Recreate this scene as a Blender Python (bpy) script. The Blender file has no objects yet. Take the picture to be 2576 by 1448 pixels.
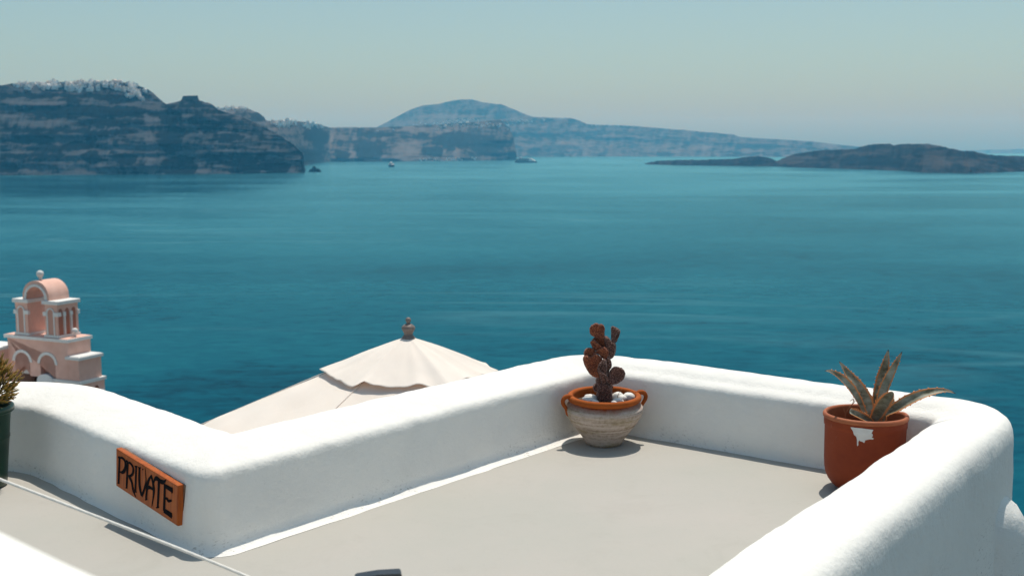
import bpy, bmesh, math, random
from mathutils import Vector, Matrix, noise
random.seed(7)
R = math.radians
PI = math.pi
scene = bpy.context.scene
COL = scene.collection

# ------------------------------------------------------------------ camera model (used to read distances off the survey)
F, CX, CY, HY, EYE = 2900.0, 1287.5, 724.0, 376.0, 1.4
PITCH = math.atan((CY - HY) / F)
CP, SP = math.cos(PITCH), math.sin(PITCH)
SEA = -100.0

def ray(x, y):
    X = (x - CX) / F; Y = -(y - CY) / F
    return Vector((X, Y * SP + CP, Y * CP - SP))
def at_z(x, y, z):
    d = ray(x, y); t = (z - EYE) / d.z
    return Vector((d.x * t, d.y * t, z))
def at_d(x, y, dep):
    d = ray(x, y); t = dep / d.y
    return Vector((d.x * t, dep, EYE + d.z * t))
def lerp(a, b, t): return a + (b - a) * t
def interp(pts, x):
    if x <= pts[0][0]: return pts[0][1]
    for (x0, y0), (x1, y1) in zip(pts, pts[1:]):
        if x <= x1: return lerp(y0, y1, (x - x0) / (x1 - x0))
    return pts[-1][1]
def sstep(a, b, x):
    t = max(0.0, min(1.0, (x - a) / (b - a))); return t * t * (3 - 2 * t)

# ------------------------------------------------------------------ materials
def new_mat(name):
    m = bpy.data.materials.new(name); m.use_nodes = True
    nt = m.node_tree; nt.nodes.clear()
    out = nt.nodes.new('ShaderNodeOutputMaterial')
    return m, nt, out
def N(nt, kind, **kw):
    n = nt.nodes.new(kind)
    for k, v in kw.items():
        if k.startswith('_'): setattr(n, k[1:], v)
        else:
            n.inputs[k.replace('__', ' ')].default_value = v
    return n
def pbsdf(nt, out, rough=0.7, col=(0.5, 0.5, 0.5)):
    b = nt.nodes.new('ShaderNodeBsdfPrincipled')
    b.inputs['Roughness'].default_value = rough
    b.inputs['Base Color'].default_value = (*col, 1)
    nt.links.new(b.outputs[0], out.inputs['Surface'])
    return b
def coords(nt, scale=(1, 1, 1), kind='Object'):
    if kind == 'Position':
        src = nt.nodes.new('ShaderNodeNewGeometry').outputs['Position']
    else:
        src = nt.nodes.new('ShaderNodeTexCoord').outputs[kind]
    mp = nt.nodes.new('ShaderNodeMapping'); mp.inputs['Scale'].default_value = scale
    nt.links.new(src, mp.inputs['Vector'])
    return mp.outputs[0]
def noise_tex(nt, vec, scale=5, detail=4, rough=0.55, dist=0.0):
    n = nt.nodes.new('ShaderNodeTexNoise')
    n.inputs['Scale'].default_value = scale; n.inputs['Detail'].default_value = detail
    n.inputs['Roughness'].default_value = rough; n.inputs['Distortion'].default_value = dist
    nt.links.new(vec, n.inputs['Vector'])
    return n.outputs['Fac']
def ramp(nt, fac, stops):
    r = nt.nodes.new('ShaderNodeValToRGB')
    e = r.color_ramp.elements
    while len(e) < len(stops): e.new(0.5)
    for i, (p, c) in enumerate(stops):
        e[i].position = p; e[i].color = (*c, 1) if len(c) == 3 else c
    nt.links.new(fac, r.inputs[0])
    return r.outputs[0]
def mix(nt, fac, a, b, mode='MIX'):
    m = nt.nodes.new('ShaderNodeMix'); m.data_type = 'RGBA'; m.blend_type = mode
    for sock, v in ((m.inputs[0], fac), (m.inputs[6], a), (m.inputs[7], b)):
        if isinstance(v, (int, float)): sock.default_value = v
        elif isinstance(v, tuple): sock.default_value = (*v, 1) if len(v) == 3 else v
        else: nt.links.new(v, sock)
    return m.outputs[2]
def mth(nt, op, a, b=None, c=None):
    m = nt.nodes.new('ShaderNodeMath'); m.operation = op
    for i, v in enumerate((a, b, c)):
        if v is None: continue
        if isinstance(v, (int, float)): m.inputs[i].default_value = v
        else: nt.links.new(v, m.inputs[i])
    return m.outputs[0]
def bump(nt, h, strength=0.3, dist=0.01, prev=None):
    b = nt.nodes.new('ShaderNodeBump'); b.inputs['Strength'].default_value = strength
    b.inputs['Distance'].default_value = dist
    nt.links.new(h, b.inputs['Height'])
    if prev is not None: nt.links.new(prev, b.inputs['Normal'])
    return b.outputs[0]

def simple(name, c1, c2=None, scale=8, rough=0.7, bump_s=0.0, bump_scale=60, bump_d=0.003, stretch=(1, 1, 1), spec=None):
    m, nt, out = new_mat(name)
    b = pbsdf(nt, out, rough, c1)
    v = coords(nt, stretch)
    if c2:
        col = ramp(nt, noise_tex(nt, v, scale, 5, 0.6), [(0.35, c1), (0.65, c2)])
        nt.links.new(col, b.inputs['Base Color'])
    if bump_s:
        nt.links.new(bump(nt, noise_tex(nt, v, bump_scale, 4, 0.6), bump_s, bump_d), b.inputs['Normal'])
    if spec is not None: b.inputs['Specular IOR Level'].default_value = spec
    return m

def plaster(name='white_plaster', c1=(0.85, 0.83, 0.785), c2=(0.79, 0.77, 0.73)):
    m, nt, out = new_mat(name)
    b = pbsdf(nt, out, 0.85); b.inputs['Specular IOR Level'].default_value = 0.15
    v = coords(nt)
    col = ramp(nt, noise_tex(nt, v, 2.2, 6, 0.62), [(0.3, c2), (0.6, c1)])
    speck = ramp(nt, noise_tex(nt, v, 24, 6, 0.75), [(0.205, (0.60, 0.57, 0.52)), (0.25, (1, 1, 1))])
    col = mix(nt, 0.6, col, speck, 'MULTIPLY')
    # splashed dirt and worn paint low on the wall
    sp = nt.nodes.new('ShaderNodeSeparateXYZ'); nt.links.new(v, sp.inputs[0])
    low = nt.nodes.new('ShaderNodeMapRange'); low.inputs[1].default_value = 0.10; low.inputs[2].default_value = 0.015; nt.links.new(sp.outputs[2], low.inputs[0])
    gr = ramp(nt, noise_tex(nt, coords(nt, (1, 1, 2.2)), 42, 6, 0.8), [(0.56, (0, 0, 0)), (0.66, (1, 1, 1))])
    gl_ = ramp(nt, noise_tex(nt, v, 3.0, 3, 0.5), [(0.42, (0, 0, 0)), (0.6, (1, 1, 1))])
    col = mix(nt, mth(nt, 'MULTIPLY', mth(nt, 'MULTIPLY', gr, low.outputs[0]), mth(nt, 'MULTIPLY', gl_, 0.75)), col, (0.22, 0.19, 0.16))
    nt.links.new(col, b.inputs['Base Color'])
    n1 = bump(nt, noise_tex(nt, v, 22, 4, 0.6), 0.5, 0.009)
    n2 = bump(nt, noise_tex(nt, v, 85, 5, 0.7), 0.6, 0.0036, n1)
    nt.links.new(n2, b.inputs['Normal'])
    return m
M_WHITE = plaster()

def floor_mat():
    m, nt, out = new_mat('grey_floor_paint')
    b = pbsdf(nt, out, 0.75); b.inputs['Specular IOR Level'].default_value = 0.2
    v = coords(nt)
    a = ramp(nt, noise_tex(nt, v, 1.3, 6, 0.6), [(0.3, (0.41, 0.40, 0.362)), (0.7, (0.45, 0.42, 0.385))])
    d = ramp(nt, noise_tex(nt, v, 38, 4, 0.7), [(0.2, (0.86, 0.86, 0.86)), (0.42, (1, 1, 1))])
    col = mix(nt, 0.5, a, d, 'MULTIPLY')
    st = ramp(nt, noise_tex(nt, v, 3.4, 7, 0.72, 0.8), [(0.30, (0.86, 0.85, 0.83)), (0.46, (1, 1, 1)), (0.62, (1, 1, 1)), (0.74, (1.06, 1.05, 1.03))])
    col = mix(nt, 0.3, col, st, 'MULTIPLY')
    sc = noise_tex(nt, coords(nt, (2.2, 9, 1)), 2.6, 8, 0.8, 2.0)
    scr = ramp(nt, sc, [(0.205, (0.55, 0.54, 0.52)), (0.235, (1, 1, 1))])
    col = mix(nt, 0.45, col, scr, 'MULTIPLY')
    nt.links.new(col, b.inputs['Base Color'])
    n0 = bump(nt, noise_tex(nt, v, 7, 4, 0.6), 0.25, 0.006)
    nt.links.new(bump(nt, noise_tex(nt, v, 70, 5, 0.65), 0.4, 0.002, n0), b.inputs['Normal'])
    return m
M_FLOOR = floor_mat()

# ------------------------------------------------------------------ object helpers
def link(name, me, mat=None, parent=None, loc=None, smooth=False):
    o = bpy.data.objects.new(name, me); COL.objects.link(o)
    if mat is not None:
        for mm in (mat if isinstance(mat, (list, tuple)) else [mat]): me.materials.append(mm)
    if parent is not None: o.parent = parent
    if loc is not None: o.location = loc
    if smooth:
        for p in me.polygons: p.use_smooth = True
    return o
def obj(name, bm, mat=None, parent=None, loc=None, smooth=False, normals=True):
    me = bpy.data.meshes.new(name)
    if normals: bmesh.ops.recalc_face_normals(bm, faces=bm.faces[:])
    bm.to_mesh(me); bm.free()
    return link(name, me, mat, parent, loc, smooth)
def thing(name, label, cat, loc=(0, 0, 0), rz=0, group=None):
    o = bpy.data.objects.new(name, None); COL.objects.link(o)
    o.location = loc; o.rotation_euler = (0, 0, rz); o.empty_display_size = 0.1
    return tag(o, label, cat, group)
def tag(o, label, cat, group=None):
    o['label'] = label; o['category'] = cat
    if group: o['group'] = group
    return o
def struct(o, kind='structure', label=None):
    o['kind'] = kind
    if label: o['label'] = label
    return o
def grid_mesh(bm, rows, close_u=False, close_v=False):
    """rows: list of lists of points."""
    vs = [[bm.verts.new(p) for p in r] for r in rows]
    nv = len(vs); nu = len(vs[0])
    for i in range(nv if close_v else nv - 1):
        for j in range(nu if close_u else nu - 1):
            a, b = vs[i][j], vs[i][(j + 1) % nu]
            c, d = vs[(i + 1) % nv][(j + 1) % nu], vs[(i + 1) % nv][j]
            try: bm.faces.new((a, b, c, d))
            except ValueError: pass
    return vs
def lathe(bm, prof, n=48, c=(0, 0, 0), cap=True):
    rows = [[(c[0] + r * math.cos(2 * PI * k / n), c[1] + r * math.sin(2 * PI * k / n), c[2] + z) for k in range(n)] for r, z in prof]
    vs = grid_mesh(bm, rows, close_u=True)
    if cap:
        if prof[0][0] > 1e-4: bm.faces.new(vs[0][::-1])
        if prof[-1][0] > 1e-4: bm.faces.new(vs[-1])
    return vs
def tube(bm, pts, rad, n=8, cap=True):
    pts = [Vector(p) for p in pts]
    if not isinstance(rad, (list, tuple)): rad = [rad] * len(pts)
    rows = []; up = Vector((0, 0, 1)); prev = None
    for i, p in enumerate(pts):
        t = (pts[min(i + 1, len(pts) - 1)] - pts[max(i - 1, 0)]).normalized()
        if prev is None:
            a = up.cross(t)
            if a.length < 0.1: a = Vector((1, 0, 0)).cross(t)
            a.normalize()
        else:
            a = prev - t * prev.dot(t); a.normalize()
        prev = a; b = t.cross(a)
        rows.append([p + (a * math.cos(2 * PI * k / n) + b * math.sin(2 * PI * k / n)) * rad[i] for k in range(n)])
    vs = grid_mesh(bm, rows, close_u=True)
    if cap:
        bm.faces.new(vs[0][::-1]); bm.faces.new(vs[-1])
def box(bm, x0, x1, y0, y1, z0, z1, bev=0.0, seg=2):
    r = bmesh.ops.create_cube(bm, size=1.0)
    for v in r['verts']:
        v.co = Vector((lerp(x0, x1, v.co.x + 0.5), lerp(y0, y1, v.co.y + 0.5), lerp(z0, z1, v.co.z + 0.5)))
    if bev > 0:
        es = list({e for v in r['verts'] for e in v.link_edges})
        bmesh.ops.bevel(bm, geom=es, offset=bev, segments=seg, affect='EDGES', profile=0.5)
def prism(bm, outline, axis, a, b):
    """extrude a 2D outline; axis 'y': outline is (x,z); axis 'x': outline is (y,z); axis 'z': (x,y)."""
    def P(u, v, w):
        return {'y': (u, w, v), 'x': (w, u, v), 'z': (u, v, w)}[axis]
    va = [bm.verts.new(P(u, v, a)) for u, v in outline]
    vb = [bm.verts.new(P(u, v, b)) for u, v in outline]
    n = len(outline)
    fs = [bm.faces.new(va), bm.faces.new(vb[::-1])]
    for i in range(n):
        bm.faces.new((va[i], vb[i], vb[(i + 1) % n], va[(i + 1) % n]))
    bmesh.ops.triangulate(bm, faces=[f for f in fs if len(f.verts) > 4])
def n3(x, y, z): return noise.noise(Vector((x, y, z)))
def fbm(x, y, z, o=5): return noise.fractal(Vector((x, y, z)), 0.9, 2.1, o)

# ------------------------------------------------------------------ world, sun, camera
SUN_EL, SUN_AZ = 71.5, 18.0      # degrees; azimuth measured from the view direction (+Y) towards the right (+X)
w = bpy.data.worlds.new('World'); scene.world = w; w.use_nodes = True
wn = w.node_tree; wn.nodes.clear()
wo = wn.nodes.new('ShaderNodeOutputWorld'); bg = wn.nodes.new('ShaderNodeBackground')
sky = wn.nodes.new('ShaderNodeTexSky'); sky.sky_type = 'NISHITA'; sky.sun_disc = False
sky.sun_elevation = R(SUN_EL); sky.sun_rotation = R(SUN_AZ)
sky.altitude = 100; sky.air_density = 1.0; sky.dust_density = 2.0; sky.ozone_density = 1.5
wm = wn.nodes.new('ShaderNodeMix'); wm.data_type = 'RGBA'; wm.blend_type = 'MULTIPLY'
wm.inputs[0].default_value = 1.0; wm.inputs[7].default_value = (0.855, 1.0, 0.915, 1)
wn.links.new(sky.outputs[0], wm.inputs[6]); wn.links.new(wm.outputs[2], bg.inputs[0])
wn.links.new(bg.outputs[0], wo.inputs[0])
bg.inputs[1].default_value = 0.104

sd = bpy.data.lights.new('sun', 'SUN'); sd.energy = 3.45; sd.angle = R(0.5); sd.color = (1.0, 0.95, 0.86)
so = bpy.data.objects.new('sun', sd); COL.objects.link(so)
sv = Vector((math.sin(R(SUN_AZ)) * math.cos(R(SUN_EL)), math.cos(R(SUN_AZ)) * math.cos(R(SUN_EL)), math.sin(R(SUN_EL))))
so.rotation_euler = sv.to_track_quat('Z', 'Y').to_euler(); so.location = (3, 6, 20)

cd = bpy.data.cameras.new('camera'); cam = bpy.data.objects.new('camera', cd); COL.objects.link(cam)
cd.sensor_width = 36; cd.lens = 36 * F / 2575.5; cd.clip_start = 0.05; cd.clip_end = 150000
cam.location = (0, 0, EYE); cam.rotation_euler = (PI / 2 - PITCH, 0, 0)
cd.dof.use_dof = True; cd.dof.focus_distance = 5.0; cd.dof.aperture_fstop = 5.4
scene.camera = cam
scene.view_settings.view_transform = 'Standard'; scene.view_settings.look = 'None'
scene.view_settings.exposure = 0.10; scene.view_settings.gamma = 1.0
cy = scene.cycles
cy.use_denoising = True; cy.max_bounces = 8; cy.diffuse_bounces = 5; cy.volume_bounces = 1
cy.sample_clamp_indirect = 6.0

# ------------------------------------------------------------------ sea
def sea_mat():
    m, nt, out = new_mat('sea_water')
    b = nt.nodes.new('ShaderNodeBsdfDiffuse'); gl = nt.nodes.new('ShaderNodeBsdfGlossy'); fr = nt.nodes.new('ShaderNodeFresnel'); fr.inputs[0].default_value = 1.33
    gl.inputs['Color'].default_value = (0.50, 0.94, 1.0, 1)
    ms = nt.nodes.new('ShaderNodeMixShader'); nt.links.new(mth(nt, 'MULTIPLY', mth(nt, 'POWER', fr.outputs[0], 1.6), 0.60), ms.inputs[0])
    nt.links.new(b.outputs[0], ms.inputs[1]); nt.links.new(gl.outputs[0], ms.inputs[2]); nt.links.new(ms.outputs[0], out.inputs['Surface'])
    big = noise_tex(nt, coords(nt, (0.0010, 0.0019, 1), 'Position'), 1.0, 4, 0.5, 0.8)
    mid = noise_tex(nt, coords(nt, (0.0036, 0.0075, 1), 'Position'), 1.0, 5, 0.6, 0.5)
    rip = noise_tex(nt, coords(nt, (0.06, 0.12, 1), 'Position'), 1.0, 4, 0.7, 0.3)
    f = mth(nt, 'ADD', mth(nt, 'MULTIPLY', big, 0.40), mth(nt, 'ADD', mth(nt, 'MULTIPLY', mid, 0.26), mth(nt, 'ADD', mth(nt, 'MULTIPLY', mth(nt, 'SUBTRACT', rip, 0.5), 0.52), 0.17)))
    # smoother, darker water between wind lanes; patch below left cliff paints its reflection
    geo = nt.nodes.new('ShaderNodeNewGeometry'); sx_ = nt.nodes.new('ShaderNodeSeparateXYZ'); nt.links.new(geo.outputs['Position'], sx_.inputs[0])
    wob = mth(nt, 'MULTIPLY', mth(nt, 'SUBTRACT', noise_tex(nt, coords(nt, (0.010, 0.018, 1), 'Position'), 1.0, 4, 0.6), 0.5), 2.6)
    for (px_, py_, wx_, y0_, y1_, a_) in ((650, 985, 420, 1150, 905, 0.125), (170, 800, 330, 815, 786, 0.05), (1740, 812, 170, 817, 808, 0.08), (2330, 720, 420, 860, 640, 0.045), (2480, 1000, 300, 1200, 860, 0.05), (150, 470, 700, 505, 436, 0.09), (1330, 880, 160, 900, 862, 0.06)):
        c_ = at_z(px_, py_, SEA); ry_ = (at_z(px_, y1_, SEA).y - at_z(px_, y0_, SEA).y) / 2; cy_ = (at_z(px_, y1_, SEA).y + at_z(px_, y0_, SEA).y) / 2; rx_ = wx_ * c_.y / F
        ex = mth(nt, 'POWER', mth(nt, 'ABSOLUTE', mth(nt, 'MULTIPLY', mth(nt, 'SUBTRACT', sx_.outputs[0], c_.x), 1 / rx_)), 2.0)
        ey = mth(nt, 'POWER', mth(nt, 'ABSOLUTE', mth(nt, 'MULTIPLY', mth(nt, 'SUBTRACT', sx_.outputs[1], cy_), 1 / ry_)), 2.0)
        mr_ = nt.nodes.new('ShaderNodeMapRange'); mr_.interpolation_type = 'SMOOTHSTEP'; mr_.inputs[1].default_value = 0.35; mr_.inputs[2].default_value = 1.5; mr_.inputs[3].default_value = a_; mr_.inputs[4].default_value = 0.0
        nt.links.new(mth(nt, 'ADD', mth(nt, 'ADD', ex, ey), wob), mr_.inputs[0])
        f = mth(nt, 'SUBTRACT', f, mr_.outputs[0])
    col = ramp(nt, f, [(0.33, (0.0002, 0.026, 0.050)), (0.47, (0.0008, 0.064, 0.100)), (0.64, (0.003, 0.096, 0.132))])
    # thin wind streaks: ridges of a stretched noise, broken up by another
    rn = noise_tex(nt, coords(nt, (0.0011, 0.0046, 1), 'Position'), 1.0, 3, 0.5, 1.2)
    rid = mth(nt, 'SUBTRACT', 1.0, mth(nt, 'MULTIPLY', mth(nt, 'ABSOLUTE', mth(nt, 'SUBTRACT', rn, 0.5)), 34.0))
    rid = mth(nt, 'MAXIMUM', rid, 0.0)
    msk = ramp(nt, noise_tex(nt, coords(nt, (0.0010, 0.0022, 1), 'Position'), 1.0, 3, 0.5), [(0.50, (0, 0, 0)), (0.62, (1, 1, 1))])
    st = mth(nt, 'MULTIPLY', rid, msk)
    col = mix(nt, mth(nt, 'MULTIPLY', st, 0.24), col, (0.10, 0.25, 0.29))
    nt.links.new(col, b.inputs['Color'])
    rr = ramp(nt, f, [(0.36, (0.12, 0.12, 0.12)), (0.60, (0.24, 0.24, 0.24))])
    nt.links.new(rr, gl.inputs['Roughness'])
    w1 = noise_tex(nt, coords(nt, (0.05, 0.16, 1), 'Position'), 1.0, 5, 0.6)
    w2 = noise_tex(nt, coords(nt, (0.012, 0.035, 1), 'Position'), 1.0, 4, 0.6)
    n1 = bump(nt, w2, 0.18, 3.0)
    n2 = bump(nt, w1, 0.30, 1.0, n1)
    for q_ in (b, gl): nt.links.new(n2, q_.inputs['Normal'])
    return m
bm = bmesh.new()
xs = [-34000, -12000, -5000, -2000, -600, 0, 600, 2000, 5000, 12000, 34000]
ys = [-1500, 0, 300, 800, 2000, 5000, 10000, 18000, 34000]
grid_mesh(bm, [[(x, y, SEA) for x in xs] for y in ys])
struct(obj('sea', bm, sea_mat(), normals=False))

# ------------------------------------------------------------------ haze (the air over the bay)
m, nt, out = new_mat('haze_air')
vol = nt.nodes.new('ShaderNodeVolumePrincipled')
vol.inputs['Color'].default_value = (0.11, 0.51, 0.86, 1)
vol.inputs['Absorption Color'].default_value = (1, 1, 1, 1)
vol.inputs['Density'].default_value = 5.6e-5
vol.inputs['Anisotropy'].default_value = 0.0
nt.links.new(vol.outputs[0], out.inputs['Volume'])
try: m.cycles.homogeneous_volume = True
except Exception: pass
bm = bmesh.new(); box(bm, -35000, 35000, -2000, 35000, SEA - 1.5, 905)
struct(obj('haze', bm, m), 'stuff')

# ------------------------------------------------------------------ far hills and islands
def cliff_mat(name, dark, light, scree):
    m, nt, out = new_mat(name)
    b = pbsdf(nt, out, 0.95); b.inputs['Specular IOR Level'].default_value = 0.05
    at = nt.nodes.new('ShaderNodeAttribute'); at.attribute_name = 'rock'
    fine = noise_tex(nt, coords(nt, (0.010, 0.010, 0.045), 'Position'), 1.0, 6, 0.65)
    v = mth(nt, 'ADD', at.outputs['Fac'], mth(nt, 'MULTIPLY', mth(nt, 'SUBTRACT', fine, 0.5), 1.15))
    col = ramp(nt, v, [(0.41, dark), (0.54, light), (0.88, scree)])
    nt.links.new(col, b.inputs['Base Color'])
    return m

LAYERS = {}
def make_land(name, x0, x1, dx, sky_pts, base_pts, setback, nz=60, amp=30, feats=(), seed=0, back=1500, prof=None, mat=None, sx=1.0, strata=1.0, rough=2.0, base_d=None):
    """A ridge of land: shoreline and crest at their real distances, a stepped front slope, and a back slope down to the sea."""
    cols = []; ncol = int((x1 - x0) / dx) + 1
    xsn = [x0 + i * dx for i in range(ncol)]
    bm = bmesh.new(); lay = bm.verts.layers.float.new('rock')
    rows = [[None] * ncol for _ in range(nz + 5)]
    vals = [[0.5] * ncol for _ in range(nz + 5)]
    for i, x in enumerate(xsn):
        yb = interp(base_pts, x); ysk = interp(sky_pts, x) + fbm(x * 0.11, seed, 3.3, 4) * rough
        ysk = min(ysk, yb - 0.6)
        B = at_z(x, yb, SEA - 0.5) if base_d is None else at_d(x, yb, base_d)
        sb = interp(setback, x) if isinstance(setback, (list, tuple)) else setback
        T = at_d(x, ysk, B.y + sb)
        for k in range(nz + 1):
            t = k / nz
            g = t + 0.045 * math.sin(t * 5.5 * PI + 2.0 * n3(x * 0.01, seed, 0)) * strata * (1 - t) * t * 4
            if prof: g = prof(t)
            p = Vector((lerp(B.x, T.x, g), lerp(B.y, T.y, g), lerp(B.z, T.z, t)))
            fade = sstep(0, 0.08, t) * (1 - sstep(0.93, 1.0, t))
            sc = 1.0 / (amp * 9)
            gul = fbm(p.x * sc * 1.7, p.z * sc * 0.55, seed + 1.7, 5)
            led = fbm(p.x * sc * 0.5, p.z * sc * 4.5, seed + 9.1, 5) * strata
            p.y += (gul * amp * 1.5 + led * amp * 0.95) * fade
            p.x += n3(p.x * sc * 2, p.z * sc * 2, seed + 5) * amp * 0.4 * fade
            rows[k][i] = p
            py = lerp(yb, ysk, t)
            v = 0.52 + 0.20 * fbm(x * 0.016 * sx, py * 0.13, seed + 4.0, 6) * strata + 0.14 * fbm(x * 0.045 * sx, py * 0.055, seed + 14.0, 5) + 0.16 * fbm(x * 0.12 * sx + py * 0.03, py * 0.022, seed + 21.0, 4)
            wx = x + 9 * n3(x * 0.035, py * 0.07, seed + 2) + 6 * n3(x * 0.11, py * 0.2, seed + 3); wy = py + 5.0 * n3(x * 0.03, py * 0.06, seed + 8) + 3.5 * n3(x * 0.10, py * 0.16, seed + 6)
            for fx, fy, rx, ry, a in feats:
                q = ((wx - fx) / rx) ** 2 + ((wy - fy) / ry) ** 2
                if q < 4: v += a * (1 - sstep(0.45, 1.6, q))
            vals[k][i] = v
        top = rows[nz][i]
        dirv = Vector((T.x, T.y, 0)).normalized()
        for j, (bk, hf) in enumerate(((0.12, 0.97), (0.35, 0.82), (0.7, 0.4), (1.0, -0.02))):
            p = top + dirv * back * bk; p.z = SEA + (top.z - SEA) * hf
            rows[nz + 1 + j][i] = p; vals[nz + 1 + j][i] = 0.5
    vs = grid_mesh(bm, rows)
    for r, vr in zip(vs, vals):
        for v, q in zip(r, vr): v[lay] = q
    o = obj(name, bm, mat, smooth=True)
    struct(o)
    LAYERS[name + str(seed)] = (xsn, rows, nz)
    return o

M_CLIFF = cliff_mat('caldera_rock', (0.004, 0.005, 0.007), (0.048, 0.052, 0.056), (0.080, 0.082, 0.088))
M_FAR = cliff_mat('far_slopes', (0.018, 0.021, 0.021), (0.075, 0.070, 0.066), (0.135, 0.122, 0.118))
M_LAVA = cliff_mat('lava_rock', (0.006, 0.008, 0.010), (0.018, 0.019, 0.021), (0.050, 0.044, 0.042))

def e8(px, py): return (0.1824 * px, 188.6 + 0.1824 * py)
def e1(px, py): return (0.3332 * px, 157.2 + 0.3331 * py)
def f8(px, py, rx, ry, a): x, y = e8(px, py); return (x, y, rx * 0.1824, ry * 0.1824, a)
def f1(px, py, rx, ry, a): x, y = e1(px, py); return (x, y, rx * 0.3332, ry * 0.3331, a)
near_feats = [
    f8(600, 300, 760, 30, -.5), f8(1620, 330, 330, 45, -.5), f8(1150, 535, 900, 72, -.55), f8(1420, 690, 330, 55, -.45),
    f8(250, 800, 320, 28, -.4), f8(960, 800, 260, 24, -.4), f8(1580, 822, 360, 34, -.45), f8(450, 910, 280, 62, -.35),
    f8(1240, 910, 75, 75, -.55), f8(600, 1030, 230, 45, -.45), f8(1020, 1000, 185, 45, -.5), f8(270, 1130, 250, 28, -.45),
    f8(760, 1130, 170, 24, -.45), f8(60, 1290, 170, 70, -.5), f8(1270, 1160, 110, 85, -.6), f8(1770, 1170, 125, 65, -.6),
    f8(1640, 970, 62, 40, -.5), f8(1040, 390, 95, 42, -.4), f8(1650, 390, 65, 26, -.4), f8(2010, 225, 45, 60, -.6),
    f8(1512, 1100, 30, 290, .42), f8(1512, 1280, 150, 90, .25), f8(2060, 760, 34, 220, .4), f8(2085, 1130, 62, 260, .38), f8(1750, 1010, 260, 60, .25), f8(1100, 1250, 330, 130, .2), f8(420, 1290, 230, 60, .15),
    f8(900, 240, 900, 28, .12), f8(700, 415, 700, 26, .2), f8(1600, 445, 330, 20, .18), f8(650, 680, 480, 60, .12), f8(870, 900, 260, 70, .2),
    f1(1440, 265, 70, 18, -.6), f1(1400, 330, 170, 14, -.35), f1(1290, 420, 85, 55, -.45), f1(1300, 590, 70, 100, -.6), f1(1350, 790, 125, 70, -.6), f1(1240, 600, 40, 60, -.3),
    f1(1640, 720, 130, 22, -.4), f1(1850, 790, 130, 55, -.5), f1(2080, 790, 95, 55, -.5), f1(2290, 760, 26, 75, -.6),
    f1(1720, 570, 130, 26, -.3), f1(1600, 500, 130, 14, -.25), f1(1750, 655, 260, 10, -.3), f1(2100, 690, 190, 10, -.35), f1(1500, 430, 60, 40, -.3), f1(1700, 450, 90, 22, -.2),
    f1(1400, 690, 110, 22, .2), f1(1480, 760, 40, 60, .2), f1(2020, 810, 50, 30, .35), f1(1530, 810, 60, 24, .3), f1(1780, 835, 60, 8, .5), f1(500, 850, 300, 6, .25), f1(900, 845, 300, 6, .3),
]
sky1 = [(-260, 238), (-120, 226), (0, 215), (28, 211), (60, 209), (180, 206), (250, 205), (300, 205), (345, 214), (372, 226), (385, 234), (402, 250), (418, 262),
        (432, 260), (455, 253), (457, 252), (459, 241.5), (497, 240.5), (500, 253), (533, 262), (550, 277), (600, 292), (650, 312), (700, 339), (735, 362), (756, 382), (762, 388), (764, 400), (766, 425), (768, 433.5)]
base1 = [(-260, 446), (0, 442), (200, 440.5), (400, 439.5), (600, 438), (768, 435)]
def prof_cliff(t): return 0.62 * t + 0.38 * t ** 2.2
make_land('hills', -240, 768, 2.4, sky1, base1, [(-260, 420), (300, 420), (420, 300), (480, 260), (600, 220), (760, 60)], 92, 26, near_feats, 1, 1300, prof_cliff, M_CLIFF, rough=1.1)
# ridge with the second town behind the headland
sky2 = [(470, 300), (540, 276), (553, 272), (620, 272.5), (650, 284), (664, 294), (668, 303), (690, 306), (750, 305), (795, 311), (815, 317), (830, 321), (880, 320.5), (945, 321),
        (1010, 318), (1100, 314), (1180, 308), (1260, 302), (1283, 325), (1292, 350), (1298, 380), (1301, 401)]
base2 = [(470, 428), (700, 424), (766, 417), (800, 411), (830, 407.5), (1000, 406.5), (1150, 405), (1301, 403)]
def f2(px, py, rx, ry, a):   # from the middle survey strip
    return ((1000 + px * .50466) * .6287, (350 + py * .50466) * .6287, rx * .3173, ry * .3173, a)
feats2 = [f2(70, 240, 60, 40, -.4), f2(520, 380, 100, 40, -.4), f2(560, 440, 60, 40, -.4), f2(500, 510, 120, 8, -.5), f2(500, 570, 70, 40, -.5), f2(730, 540, 70, 30, -.4), f2(560, 690, 60, 90, -.2),
          f2(940, 540, 90, 50, -.5), f2(870, 470, 60, 60, -.3), f2(1000, 470, 90, 50, -.25), f2(1580, 490, 50, 20, -.5), f2(1440, 500, 80, 30, -.3), f2(1700, 430, 260, 50, -.25), f2(1900, 480, 120, 60, -.35), f2(2080, 540, 45, 40, -.6),
          f2(1560, 395, 300, 22, -.25), f2(1000, 380, 150, 20, -.3), f2(640, 430, 14, 90, .35), f2(820, 540, 30, 60, .3), f2(1260, 500, 100, 70, .3), f2(1640, 530, 24, 60, .35), f2(1540, 540, 20, 50, .3), f2(1250, 560, 220, 16, .3),
          f2(1300, 335, 130, 22, .3), f2(1570, 345, 40, 12, .45), f2(680, 575, 60, 22, .3), f2(1480, 570, 240, 9, .45)]
make_land('hills', 470, 1301, 2.6, sky2, base2, [(470, 700), (830, 700), (1200, 900), (1290, 300), (1301, 40)], 60, 40, feats2, 2, 2500, prof_cliff, M_FAR, rough=1.0)
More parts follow.
